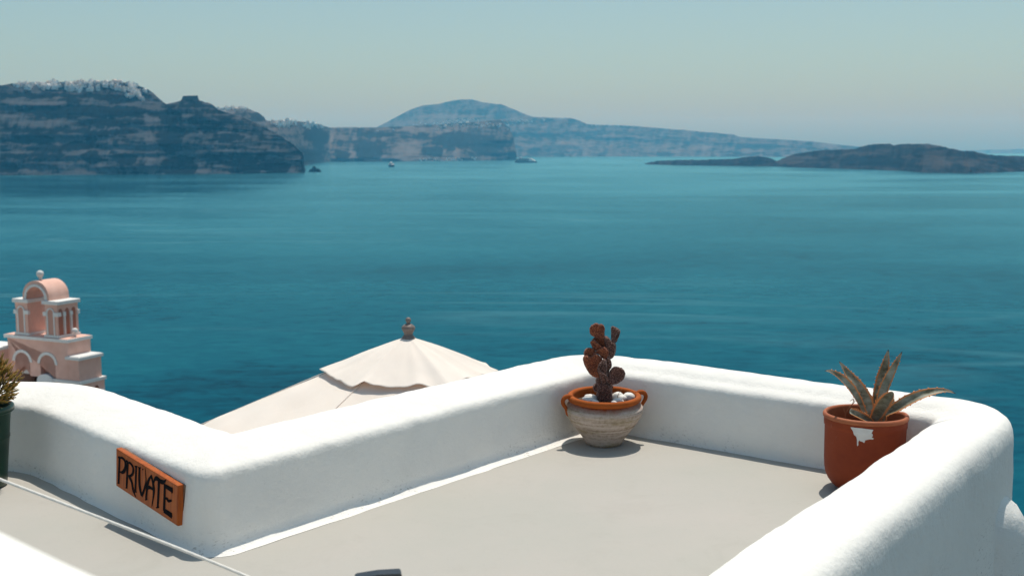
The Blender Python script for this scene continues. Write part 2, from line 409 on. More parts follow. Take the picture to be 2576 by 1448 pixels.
# far shore running right, under the mountain
sky3 = [(1180, 320), (1260, 300), (1330, 294), (1440, 298), (1453, 302), (1477, 313), (1585, 316.5), (1677, 324), (1795, 334), (1846, 339), (1862, 345), (1960, 351), (2045, 356), (2080, 361), (2127, 366), (2180, 371), (2260, 377), (2400, 383)]
base3 = [(1180, 398), (1300, 395), (1500, 393.5), (1700, 394), (2000, 395), (2400, 395)]
feats3 = [(1380, 345, 60, 8, -.15), (1500, 340, 60, 6, -.12), (1640, 350, 80, 5, -.12), (1440, 370, 60, 10, .2), (1560, 345, 60, 4, .15), (1700, 375, 90, 8, .12), (1900, 370, 80, 8, -.15)]
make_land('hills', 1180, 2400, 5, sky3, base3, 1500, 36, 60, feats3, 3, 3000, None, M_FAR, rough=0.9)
# the mountain
skyM = [(780, 352), (880, 340), (945, 321.5), (1000, 293), (1030, 277), (1060, 266), (1100, 262), (1135, 254), (1160, 250.5), (1186, 250), (1215, 258), (1262, 263), (1330, 291), (1400, 312), (1480, 325), (1700, 360)]
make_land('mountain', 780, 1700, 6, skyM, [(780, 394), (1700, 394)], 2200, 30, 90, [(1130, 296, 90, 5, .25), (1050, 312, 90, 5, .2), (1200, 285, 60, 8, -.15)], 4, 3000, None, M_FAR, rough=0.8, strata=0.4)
# lava islands on the right
skyA = [(1622, 412), (1640, 407), (1660, 404.5), (1713, 402), (1760, 402.5), (1850, 399), (1880, 394.5), (1907, 393), (1925, 395), (1940, 399), (1960, 408), (2000, 415)]
make_land('island', 1622, 2000, 2.4, skyA, [(1622, 413.5), (1700, 416), (1840, 418), (1927, 419), (2000, 419.5)], 120, 16, 10, [], 5, 500, None, M_LAVA, rough=1.2, strata=0.5)
def e3(px, py): return (1257.4 + px * .5116, 282.9 + py * .5116)
skyB = [e3(1300, 262), e3(1340, 247), e3(1400, 222), e3(1450, 205), e3(1560, 187), e3(1740, 180), e3(1790, 166), e3(1830, 157), e3(1918, 152.5), e3(1930, 160), e3(2000, 155), e3(2110, 155), e3(2170, 166),
        e3(2220, 178), e3(2280, 190), e3(2320, 190), e3(2390, 205), e3(2440, 211), e3(2576, 215), (2700, 398), (2820, 406)]
baseB = [e3(1300, 265), e3(1500, 273), e3(1800, 282), e3(1960, 288), e3(2080, 297), e3(2300, 301), e3(2450, 296), e3(2576, 292), (2700, 430), (2820, 428)]
def g3(px, py, rx, ry, a): x, y = e3(px, py); return (x, y, rx * .5116, ry * .5116, a)
featsB = [g3(1400, 238, 90, 16, .55), g3(1480, 222, 90, 10, .4), g3(1780, 205, 90, 9, .4), g3(2040, 170, 80, 6, .2), g3(2130, 250, 80, 30, .22), g3(2300, 250, 60, 16, .3), g3(2010, 225, 30, 12, .3), g3(2130, 163, 60, 7, .35), g3(1880, 240, 160, 20, -.2)]
make_land('island', 1924, 2820, 2.6, skyB, baseB, [(1924, 120), (2100, 420), (2300, 520), (2576, 420), (2820, 200)], 40, 16, featsB, 6, 900, None, M_LAVA, rough=1.3, strata=0.5)
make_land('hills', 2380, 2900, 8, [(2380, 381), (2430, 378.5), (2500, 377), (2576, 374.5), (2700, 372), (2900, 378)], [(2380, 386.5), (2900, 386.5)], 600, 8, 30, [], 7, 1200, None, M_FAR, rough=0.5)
# sea stack at the tip of the headland
bm = bmesh.new()
c0 = at_z(790, 432.5, SEA); sc = c0.y / F
for (ox, r0, h) in ((0, 9, 15), (10, 7, 9), (-8, 6, 8)):
    rows = []
    for k in range(9):
        t = k / 8; rr = r0 * (1 - t) ** 0.55
        rows.append([(c0.x + sc * (ox + rr * math.cos(a) * (1 + .35 * n3(math.cos(a) * 1.5 + ox, math.sin(a) * 1.5, t * 3))), c0.y + sc * rr * math.sin(a), SEA - 0.4 + sc * h * t) for a in [2 * PI * j / 18 for j in range(18)]])
    grid_mesh(bm, rows, close_u=True)
tag(obj('sea_rock', bm, M_LAVA), 'small dark rock standing in the sea off the tip of the left headland', 'rock')

# ------------------------------------------------------------------ hillside towns (white cube houses)
m, nt, out = new_mat('whitewashed_house')
b = pbsdf(nt, out, 0.9); oi = nt.nodes.new('ShaderNodeObjectInfo')
nt.links.new(ramp(nt, oi.outputs['Random'], [(0.0, (0.80, 0.78, 0.75)), (0.62, (0.78, 0.75, 0.71)), (0.85, (0.62, 0.52, 0.44)), (1.0, (0.70, 0.60, 0.55))]), b.inputs['Base Color'])
M_HOUSE = m
M_DARK = simple('dark_opening', (0.03, 0.04, 0.05), rough=0.4)
def house_mesh(kind):
    bm = bmesh.new()
    if kind == 0:
        box(bm, -1, 1, -0.8, 0.8, -1.2, 1.0); box(bm, -0.2, 1.0, -0.75, 0.75, 1.0, 1.7)
    elif kind == 1:
        box(bm, -1.5, 1.5, -0.8, 0.8, -1.2, 0.7); box(bm, -1.5, -0.6, -0.7, 0.7, 0.7, 1.2)
    elif kind == 2:
        prism(bm, [(-0.8, -1.2), (0.8, -1.2), (0.8, 0.6)] + [(0.8 * math.cos(a), 0.6 + 0.75 * math.sin(a)) for a in [PI * k / 8 for k in range(1, 8)]] + [(-0.8, 0.6)], 'y', -1.0, 1.0)
    else:
        box(bm, -1, 1, -0.8, 0.8, -1.2, 0.8); box(bm, -2.2, -1.0, -0.6, 0.9, -1.2, 0.3); box(bm, 0.3, 0.9, -0.4, 0.4, 0.8, 1.3)
    # dark door and window openings let into the front
    nf = len(bm.faces)
    for dx in (-0.45, 0.35):
        box(bm, dx - 0.16, dx + 0.16, -1.02 if kind == 2 else -0.82, -0.9 if kind == 2 else -0.7, -0.5, 0.3)
    bm.faces.ensure_lookup_table()
    for f in bm.faces[nf:]: f.material_index = 1
    me = bpy.data.meshes.new('house'); bmesh.ops.recalc_face_normals(bm, faces=bm.faces[:]); bm.to_mesh(me); bm.free()
    me.materials.append(M_HOUSE); me.materials.append(M_DARK)
    return me
HM = [house_mesh(k) for k in range(4)]
def surf(key, x, t):
    xsn, rows, nz = LAYERS[key]
    fx = (x - xsn[0]) / (xsn[1] - xsn[0]); i = int(max(0, min(len(xsn) - 2, fx))); u = fx - i
    fk = max(0, min(nz + 1.0, t * nz)); k = int(min(fk, nz)); q = fk - k
    a = rows[k][i].lerp(rows[k][i + 1], u); b2 = rows[k + 1][i].lerp(rows[k + 1][i + 1], u)
    return a.lerp(b2, q)
KINDS = ['two-storey white cube house', 'long low white house', 'white barrel-vaulted house', 'white house with a lower side wing']
def town(key, spots, size, lab, group):
    for (x, t) in spots:
        p = surf(key, x, t); k = random.choice((0, 0, 1, 1, 2, 3))
        o = bpy.data.objects.new('house', HM[k]); COL.objects.link(o)
        o.location = p + Vector((0, -2, 0)); s = size * random.uniform(0.7, 1.35)
        o.scale = (s, s, s * random.uniform(0.75, 1.2)); o.rotation_euler = (0, 0, random.uniform(-0.9, 0.9))
        tag(o, KINDS[k] + ' ' + lab, 'house', group)
spots = []
# crest town on the left: clusters in picture columns, with the height band each one fills (fraction of the slope)
for (xa, xb, ta, tb, n) in ((38, 80, .965, 1.0, 16), (60, 85, .93, .985, 6), (88, 106, .93, 1.0, 8), (105, 150, .945, 1.0, 22), (118, 152, .925, .965, 10), (168, 212, .90, 1.0, 42), (195, 235, .885, .95, 20),
                            (205, 262, .955, 1.0, 16), (232, 262, .90, .93, 2), (262, 300, .93, 1.0, 20), (300, 345, .90, 1.0, 26), (318, 362, .84, .90, 12), (335, 368, .90, .99, 10)):
    for _ in range(n): spots.append((random.uniform(xa, xb), random.uniform(ta, tb)))
town('hills1', spots, 6.4, 'in the white town on the left cliff crest', 'houses along the left cliff crest')
spots = []
for (xa, xb, ta, tb, n) in ((545, 575, .90, 1.0, 13), (570, 612, .955, 1.0, 13), (600, 640, .97, 1.0, 5)):
    for _ in range(n): spots.append((random.uniform(xa, xb), random.uniform(ta, tb)))
town('hills2', spots, 8.0, 'on the dark bluff right of the flat-topped crag', 'houses on the bluff beyond the crag')
spots = []
for (xa, xb, ta, tb, n) in ((682, 745, .93, 1.0, 36), (700, 790, .86, .98, 26), (770, 812, .92, .99, 10)):
    for _ in range(n): spots.append((random.uniform(xa, xb), random.uniform(ta, tb)))
town('hills2', spots, 8.4, 'in the white town behind the left headland', 'houses of the town behind the headland')
# scattered far hamlets, too small to tell apart
bm = bmesh.new()
def spk(key, x, t, s):
    p = surf(key, x, t)
    box(bm, p.x - s, p.x + s, p.y - s * 1.5, p.y + s * .5, p.z - s, p.z + s * 0.6)
for _ in range(90): spk('mountain4', random.gauss(1135, 55), random.uniform(.50, .64), random.uniform(7, 15))
for _ in range(40): spk('mountain4', random.gauss(1215, 30), random.uniform(.50, .60), random.uniform(7, 14))
for _ in range(50): spk('hills3', random.gauss(1275, 45), random.uniform(.80, .98), random.uniform(8, 16))
for _ in range(34): spk('hills2', random.gauss(1185, 55), random.uniform(.84, .97), random.uniform(6, 12))
for _ in range(26): spk('hills2', random.uniform(1050, 1200), random.uniform(.02, .08), random.uniform(5, 9))
for _ in range(18): spk('hills3', random.uniform(1480, 1600), random.uniform(.96, 1.0), random.uniform(7, 12))
for _ in range(12): spk('hills3', random.gauss(1560, 18), random.uniform(.02, .10), random.uniform(7, 12))
o = obj('hamlet', bm, M_HOUSE); o['kind'] = 'stuff'; o['label'] = 'specks of white houses scattered over the far slopes'

# ------------------------------------------------------------------ ships
M_SHIPW = simple('ship_white', (0.8, 0.8, 0.78), rough=0.5)
M_SHIPB = simple('ship_blue', (0.02, 0.06, 0.11), rough=0.4)
M_SHIPG = simple('ship_window_band', (0.10, 0.14, 0.16), rough=0.3)
def hull(bm, L, W, h0, h1, bow=0.25, sheer=0.15):
    st = [(-0.5, 0.75), (-0.46, 0.95), (-0.2, 1.0), (0.2, 1.0), (0.5 - bow, 0.9), (0.44, 0.5), (0.5, 0.04)]
    rows = []
    for s, wd in st:
        up = h1 * (1 + sheer * max(0, s * 2) ** 2); fl = 0.9 if s < 0.3 else 0.55
        x = s * L
        rows.append([(x - (0.03 * L if s > 0.4 else 0), -wd * W / 2 * fl, h0), (x, -wd * W / 2, up), (x, wd * W / 2, up), (x - (0.03 * L if s > 0.4 else 0), wd * W / 2 * fl, h0)])
    vs = grid_mesh(bm, rows, close_u=True)
    bm.faces.new(vs[0][::-1]); bm.faces.new(vs[-1])
p = at_z(1323, 409.5, SEA)
t = thing('cruise_ship', 'long white cruise ship under way below the far cliffs, right of the mountain', 'ship', p, R(-14))
bm = bmesh.new(); hull(bm, 176, 27, -3, 11); obj('hull', bm, simple('ship_hull', (0.16, 0.20, 0.22), rough=0.5), t)
for z0, z1, xa, xb, mm in ((11, 17, -80, 62, M_SHIPG), (17, 20, -78, 56, M_SHIPW), (20, 27, -74, 44, M_SHIPG), (27, 30, -70, 36, M_SHIPW), (30, 34, -60, 24, M_SHIPG)):
    bm = bmesh.new(); box(bm, xa, xb, -12.5, 12.5, z0, z1, 1.0, 1); obj('deck', bm, mm, t)
bm = bmesh.new(); prism(bm, [(24, 11), (74, 11), (60, 22), (42, 31), (24, 34)], 'y', -12.8, 12.8); obj('bridge', bm, M_SHIPW, t)
bm = bmesh.new(); prism(bm, [(-58, 34), (-34, 34), (-38, 44), (-54, 45)], 'y', -5, 5); obj('funnel', bm, M_SHIPW, t)
bm = bmesh.new(); tube(bm, [(14, 0, 34), (12, 0, 47)], [1.2, 0.5], 6); obj('mast', bm, M_SHIPW, t)
p = at_z(985.5, 420, SEA)
t = thing('ferry', 'small white ferry seen bow on, left of the long cruise ship', 'ship', p, R(-62))
bm = bmesh.new(); hull(bm, 66, 21, -2, 10, sheer=0.4); obj('hull', bm, M_SHIPB, t)
bm = bmesh.new(); box(bm, -30, 14, -9.5, 9.5, 10, 17, 1, 1); box(bm, 14.1, 18, -8, 8, 10, 15, .8, 1); obj('deck', bm, M_SHIPW, t)
bm = bmesh.new(); box(bm, -26, 8, -8.5, 8.5, 17, 21, 1, 1); obj('deck', bm, M_SHIPG, t)
bm = bmesh.new(); box(bm, -24, 4, -8.5, 8.5, 21, 24, 1, 1); obj('bridge', bm, M_SHIPW, t)
bm = bmesh.new(); box(bm, -20, -12, -3, 3, 24, 31, 1, 1); obj('funnel', bm, M_SHIPW, t)
bm = bmesh.new(); tube(bm, [(2, 0, 24), (1, 0, 34)], [0.8, 0.3], 6); obj('mast', bm, M_SHIPW, t)

# ------------------------------------------------------------------ terrace parapet
def unit(a): return a / a.length
def isect(p, d, q, e):
    den = d.x * e.y - d.y * e.x; r = q - p
    return p + d * ((r.x * e.y - r.y * e.x) / den)
WPTS = [Vector(q) for q in ((-3.9, 5.10), (-2.12, 4.925), (-1.06, 3.835), (0.432, 5.690), (1.735, 4.680), (-2.10, -0.705))]
SEGN = [70, 90, 130, 100, 190]      # samples per straight
FIL = 14                             # samples per corner
R0 = [0.40, 0.085, 0.035, 0.03]       # fillet at the inner base line
SGN = [1, -1, 1, 1]                  # +1: outer side is the outside of the bend
def wall_curve(offs):
    """inner base line moved outward by offs[segment]; straights joined by rounded corners; always the same sample count"""
    dirs = [unit(b - a) for a, b in zip(WPTS, WPTS[1:])]
    nor = [Vector((-d.y, d.x)) for d in dirs]            # to the left of travel = away from the floor
    base = [WPTS[i] + nor[i] * offs[i] for i in range(5)]
    cor = [isect(base[i], dirs[i], base[i + 1], dirs[i + 1]) for i in range(4)]
    ends = [base[0]] + cor + [WPTS[5] + nor[4] * offs[4]]
    arcs = []
    for i in range(4):
        om = 0.5 * (offs[i] + offs[i + 1])
        r = max(0.012, R0[i] + SGN[i] * om)
        d0, d1 = dirs[i], dirs[i + 1]
        ang = d0.angle(d1); tl = r * math.tan(ang / 2)
        a = cor[i] - d0 * tl; bq = cor[i] + d1 * tl
        side = 1 if d0.x * d1.y - d0.y * d1.x > 0 else -1
        ctr = a + Vector((-d0.y, d0.x)) * r * side
        pts = []
        for k in range(FIL + 1):
            th = ang * k / FIL * side; v = a - ctr
            pts.append(ctr + Vector((v.x * math.cos(th) - v.y * math.sin(th), v.x * math.sin(th) + v.y * math.cos(th))))
        arcs.append(pts)
    out = []; wts = []
    cur = ends[0]
    for i in range(5):
        nxt = arcs[i][0] if i < 4 else ends[5]
        for k in range(SEGN[i]):
            out.append(cur.lerp(nxt, k / SEGN[i])); wts.append((i, k / SEGN[i]))
        if i < 4:
            for k in range(FIL):
                out.append(arcs[i][k]); wts.append((i + k / FIL, 0))
            cur = arcs[i][FIL]
    out.append(ends[5]); wts.append((4, 1))
    return out, wts
FOOT = [0.004, 0.012, 0.050, 0.006, 0.01]
TH = [0.34, 0.34, 0.30, 0.27, 0.335]   # wall thickness of each straight
prof_pts = []                          # (kind, value, z): inner points by metres, outer points by fraction of thickness
for q in ((-1.0, 0.001), (-0.55, 0.004), (-0.2, 0.012)): prof_pts.append(('f', *q))
for s, z in ((0.002, 0.024), (0.004, 0.05), (0.006, 0.09), (0.008, 0.13), (0.010, 0.17), (0.012, 0.21), (0.0135, 0.24), (0.015, 0.258), (0.0175, 0.271), (0.0215, 0.2815), (0.0275, 0.289), (0.036, 0.295), (0.048, 0.3005), (0.065, 0.3065), (0.085, 0.313)):
    prof_pts.append(('m', s, z))
for s, z in ((0.36, 0.322), (0.45, 0.332), (0.54, 0.340), (0.62, 0.345), (0.70, 0.347), (0.77, 0.346), (0.83, 0.342), (0.88, 0.335), (0.92, 0.325), (0.95, 0.311), (0.972, 0.291), (0.986, 0.262), (0.992, 0.235), (0.995, 0.19), (1.0, 0.12), (1.003, 0.05), (1.008, -0.05), (1.02, -0.2), (1.05, -0.45), (1.1, -1.0), (1.15, -1.8), (1.2, -2.3)):
    prof_pts.append(('t', s, z))
bm = bmesh.new(); rows = []
for kind, s, z in prof_pts:
    offs = [(s * FOOT[i] if kind == 'f' else s if kind == 'm' else s * TH[i]) for i in range(5)]
    pts, wts = wall_curve(offs)
    row = []
    for k, pt in enumerate(pts):
        v = Vector((pt.x, pt.y, z))
        row.append(v)
    rows.append(row)
nr = len(rows); nc = len(rows[0])
disp = [[None] * nc for _ in range(nr)]
for i in range(nr):
    for j in range(nc):
        p = rows[i][j]
        a = rows[min(i + 1, nr - 1)][j] - rows[max(i - 1, 0)][j]; b2 = rows[i][min(j + 1, nc - 1)] - rows[i][max(j - 1, 0)]
        n = b2.cross(a)
        n = n.normalized() if n.length > 1e-9 else Vector((0, 0, 1))
        if n.z < -0.3: n = -n
        kf = sstep(0.0, 0.05, p.z) if p.z >= 0 else 1
        h = 0.0045 * n3(p.x * 3.1, p.y * 3.1, p.z * 3.5) + 0.0035 * n3(p.x * 9, p.y * 9, p.z * 9) + 0.0016 * n3(p.x * 24, p.y * 24, p.z * 24)
        q = p + n * h * (0.15 + 0.85 * kf)
        if p.z > 0.2: q.z += 0.007 * n3(p.x * 1.1 + 4, p.y * 1.1, 2.0)
        if i < 3:      # brushed edge of the paint on the floor
            q += Vector((n3(p.x * 7, p.y * 7, 1), n3(p.x * 7, p.y * 7, 5), 0)) * 0.009
        disp[i][j] = q
vs = grid_mesh(bm, disp)
# buttress swelling out of the foot of the outer corner
rows = []
cb = Vector((1.765, 4.40))
for k in range(26):
    t = k / 25; z = lerp(0.20, -2.3, t ** 2.0) - 0.035
    rr = interp([(-2.3, .42), (-1.0, .34), (-.4, .29), (0, .245), (.05, .22), (.075, .185), (.09, .162), (.12, .146), (.17, .128), (.2, .11)], z + 0.035)
    rows.append([(cb.x + rr * math.cos(a), cb.y + rr * 0.7 * math.sin(a), z + 0.006 * n3(a * 3, z * 5, 3)) for a in [2 * PI * j / 40 for j in range(40)]])
par = obj('parapet_wall', bm, M_WHITE, smooth=True)
tag(par, 'thick rounded white plastered parapet wall zigzagging round the grey terrace', 'wall')
bm = bmesh.new(); grid_mesh(bm, rows, close_u=True)
obj('buttress', bm, M_WHITE, par, smooth=True)

# terrace floor
bm = bmesh.new()
mid, _ = wall_curve([0.09] * 5)
fl = [(p.x, p.y) for p in mid[::3]] + [(mid[-1].x, mid[-1].y), (-3.9, -0.776)]
prism(bm, fl, 'z', 0.0, -0.2)
struct(obj('terrace_floor', bm, M_FLOOR))
# lower terrace under the parasol, and the steep slope below everything
bm = bmesh.new(); box(bm, -3.4, 3.2, 5.2, 11.5, -2.75, -2.45, 0.05)
struct(obj('lower_terrace', bm, M_FLOOR))
m, nt, out = new_mat('hillside_ground')
b = pbsdf(nt, out, 0.95)
nt.links.new(ramp(nt, noise_tex(nt, coords(nt, (1, 1, 1), 'Position'), 0.35, 6, 0.65), [(0.35, (0.09, 0.075, 0.06)), (0.55, (0.17, 0.14, 0.11)), (0.7, (0.10, 0.11, 0.06))]), b.inputs['Base Color'])
nt.links.new(bump(nt, noise_tex(nt, coords(nt, (1, 1, 1), 'Position'), 1.2, 6, 0.7), 0.6, 0.4), b.inputs['Normal'])
M_GROUND = m
bm = bmesh.new(); rows = []
for j in range(46):
    y = -30 + j * 4.0; row = []
    for i in range(61):
        x = -150 + i * 5.0
        z = -2.9 - max(0, y - 11.0) * 0.80 - max(0, y - 60) * 0.25
        z = min(z, -2.9 - max(0, abs(x) - 12) * 0.22)
        if y < 5: z = min(-2.9, z) 
        z += (fbm(x * 0.06, y * 0.06, 2, 4) * 1.2 if y > 13 else 0)
        row.append((x, y, max(z, SEA - 3)))
    rows.append(row)
grid_mesh(bm, rows)
struct(obj('hillside', bm, M_GROUND, smooth=True))

# ------------------------------------------------------------------ near blurred white wall (bottom left corner)
A = at_d(-260, 1200, 1.12); Bq = at_d(420, 1500, 1.00)
dv = Vector((Bq.x - A.x, Bq.y - A.y)).normalized(); nv = Vector((dv.y, -dv.x))
bm = bmesh.new(); rows = []
L = (Vector((Bq.x, Bq.y)) - Vector((A.x, A.y))).length + 0.9
profw = [(0.0, 0.02), (0.0, -0.10 + 0.9 * 0), (0, 0)]
pr = [(-0.035, -0.95), (-0.032, -0.3), (-0.022, -0.06), (-0.008, -0.018), (0.014, 0.0), (0.06, 0.012), (0.13, 0.016), (0.20, 0.010), (0.245, -0.006), (0.27, -0.04), (0.28, -0.2), (0.285, -0.95)]
for k in range(40):
    s = -0.75 + (L + 0.5) * k / 39
    zt = lerp(A.z, Bq.z, max(-1.2, min(1.6, s / (L - 0.9))))
    row = []
    for (o_, zz) in pr:
        q = Vector((A.x, A.y)) + dv * s + nv * o_
        row.append((q.x, q.y, (zt + zz if zz > -0.9 else 0.0) + 0.004 * n3(s * 6, o_ * 6, zz * 4)))
    rows.append(row)
vs = grid_mesh(bm, rows); bm.faces.new(vs[0]); bm.faces.new(vs[-1][::-1])
tag(obj('stair_wall', bm, M_WHITE, smooth=True), 'out-of-focus sloping white wall top in the near bottom left corner', 'wall')

# ------------------------------------------------------------------ rope barrier
p0 = at_d(951, 1439, 2.45)
post = thing('rope_post', 'dark post top poking up out of focus at the bottom edge of the photo', 'post', (p0.x, p0.y, 0), R(9))
zt = p0.z; hw = 61 / F * 2.45
M_POST = simple('dark_post_paint', (0.018, 0.020, 0.026), (0.03, 0.032, 0.04), 20, 0.35, 0.2, 80, 0.001)
bm = bmesh.new(); box(bm, -hw * .86, hw * .86, -0.012, 0.012, 0.0, zt - 0.052, 0.004); obj('post', bm, M_POST, post)
bm = bmesh.new()
prism(bm, [(-hw, zt - 0.055), (hw, zt - 0.055), (hw, zt - 0.006), (hw * 0.97, zt - 0.001), (hw * 0.9, zt + 0.001), (0.0, zt + 0.001), (-hw * 0.9, zt - 0.004), (-hw * 0.97, zt - 0.006), (-hw, zt - 0.010)], 'y', -0.016, 0.016)
obj('cap', bm, M_POST, post)
bm = bmesh.new(); box(bm, -0.075, 0.075, -0.075, 0.075, 0.0, 0.012, 0.004); obj('base_plate', bm, M_POST, post)
M_ROPE, nt, out = new_mat('white_cord')
b = pbsdf(nt, out, 0.8, (0.74, 0.71, 0.66))
wv = nt.nodes.new('ShaderNodeTexWave'); wv.inputs['Scale'].default_value = 60; wv.inputs['Distortion'].default_value = 0.3
wv.bands_direction = 'DIAGONAL'; nt.links.new(coords(nt), wv.inputs['Vector'])
nt.links.new(bump(nt, wv.outputs['Fac'], 0.25, 0.001), b.inputs['Normal'])
r0 = at_d(-420, 1044, 3.15); r1 = at_d(310, 1324, 2.78); r2 = at_d(620, 1448, 2.62); r3 = Vector((p0.x - hw * .8, p0.y - 0.014, at_d(900, 1562, 2.45).z))
def bez(pts, n=40):
    out_ = []
    for i in range(n + 1):
        t = i / n * (len(pts) - 1); k = min(int(t), len(pts) - 2); u = t - k
        P = [pts[max(0, min(len(pts) - 1, k + q))] for q in (-1, 0, 1, 2)]
        out_.append(0.5 * ((2 * P[1]) + (P[2] - P[0]) * u + (2 * P[0] - 5 * P[1] + 4 * P[2] - P[3]) * u * u + (3 * P[1] - P[0] - 3 * P[2] + P[3]) * u ** 3))
    return out_
bm = bmesh.new(); tube(bm, bez([r0, r1, r2, r3]), 0.0040, 10)
tag(obj('rope', bm, M_ROPE, smooth=True), 'thin white cord strung across the terrace in front of the PRIVATE sign', 'rope')

# ------------------------------------------------------------------ PRIVATE sign
dA = unit(WPTS[2] - WPTS[1]); nA = Vector((dA.y, -dA.x))    # nA points to the floor side
def on_A(x, y, off):
    d = ray(x, y); q = WPTS[1] + nA * off
    t = (q.x * nA.x + q.y * nA.y) / (d.x * nA.x + d.y * nA.y)
    return Vector((d.x * t, d.y * t, EYE + d.z * t))
cs = [on_A(x, y, 0.016) for x, y in ((291, 1126), (449, 1222), (444, 1322), (291, 1221))]
def al(p): return (Vector((p.x, p.y)) - WPTS[1]).dot(dA)
s0 = (al(cs[0]) + al(cs[3])) / 2; s1 = (al(cs[1]) + al(cs[2])) / 2
zt0, zt1, zb1, zb0 = cs[0].z, cs[1].z, cs[2].z, cs[3].z
SW = s1 - s0; SH = ((zt0 - zb0) + (zt1 - zb1)) / 2
slope = math.atan(((zt1 + zb1) / 2 - (zt0 + zb0) / 2) / SW)
print('SIGN', SW, SH, slope, zt0, zt1, zb0, zb1)
cpos = WPTS[1] + dA * ((s0 + s1) / 2)
sign = thing('private_sign', 'varnished orange wooden board painted PRIVATE in black, fixed to the white wall', 'sign',
             (cpos.x, cpos.y, (zt0 + zt1 + zb0 + zb1) / 4))
sign.rotation_euler = (Matrix(((dA.x, -nA.x, 0), (dA.y, -nA.y, 0), (0, 0, 1))) @ Matrix.Rotation(-slope, 3, 'Y')).to_euler()
# local axes of the sign: x along the board, -y out of the wall, z up
m, nt, out = new_mat('varnished_wood')
b = pbsdf(nt, out, 0.5); b.inputs['Specular IOR Level'].default_value = 0.25
g = noise_tex(nt, coords(nt, (60, 60, 5)), 1.0, 6, 0.65, 1.0)
g2 = noise_tex(nt, coords(nt, (300, 300, 12)), 1.0, 3, 0.6)
gg = mth(nt, 'ADD', mth(nt, 'MULTIPLY', g, 0.6), mth(nt, 'MULTIPLY', g2, 0.4))
nt.links.new(ramp(nt, gg, [(0.32, (0.16, 0.025, 0.004)), (0.5, (0.40, 0.088, 0.012)), (0.68, (0.50, 0.130, 0.020))]), b.inputs['Base Color'])
nt.links.new(bump(nt, g2, 0.25, 0.0012), b.inputs['Normal'])
M_WOOD = m
M_WOODD = simple('aged_wood_back', (0.10, 0.05, 0.03), (0.2, 0.13, 0.09), 30, 0.7)
M_INK = simple('black_paint', (0.004, 0.004, 0.007), rough=0.7, spec=0.05)
bm = bmesh.new(); box(bm, -SW / 2, SW / 2, -0.016, 0.006, -SH / 2, SH / 2)
front = [e for e in bm.edges if all(v.co.y < -0.015 for v in e.verts)]
bmesh.ops.bevel(bm, geom=front, offset=0.005, segments=2, affect='EDGES', profile=0.6)
obj('board', bm, M_WOOD, sign)
bm = bmesh.new(); box(bm, -SW / 2 + 0.004, SW / 2 + 0.004, 0.0062, 0.022, -SH / 2 + 0.003, SH / 2 - 0.002, 0.002); obj('backing_board', bm, M_WOODD, sign)
def sgn(px, py):
    u = (px - 203) / 802.0
    v = (py - (290 + 490 * u)) / (492 + 28 * u)
    return ((u - 0.5) * SW, (0.5 - v) * SH)
def stroke(bm, pts, wd, y=-0.0167):
    P = [Vector(sgn(*p)) for p in pts]
    # smooth resample
    Q = []
    for i in range(len(P) - 1):
        a = P[max(0, i - 1)]; b_ = P[i]; c = P[i + 1]; d = P[min(len(P) - 1, i + 2)]
        for k in range(6):
            u = k / 6
            Q.append(0.5 * ((2 * b_) + (c - a) * u + (2 * a - 5 * b_ + 4 * c - d) * u * u + (3 * b_ - a - 3 * c + d) * u ** 3))
    Q.append(P[-1]); n = len(Q)
    la = []; lb = []
    for i, q in enumerate(Q):
        t = (Q[min(i + 1, n - 1)] - Q[max(i - 1, 0)]).normalized(); nn = Vector((-t.y, t.x))
        # broad pen: widest across, thinner on diagonals
        f = i / (n - 1); ww = interp(wd, f) * SW / 802 * 0.5
        la.append(q + nn * ww); lb.append(q - nn * ww)
    for yy, flip in ((y, False), (y + 0.0012, True)):
        va = [bm.verts.new((q.x, yy, q.y)) for q in la]; vb = [bm.verts.new((q.x, yy, q.y)) for q in lb]
        for i in range(n - 1): bm.faces.new((va[i], va[i + 1], vb[i + 1], vb[i]))
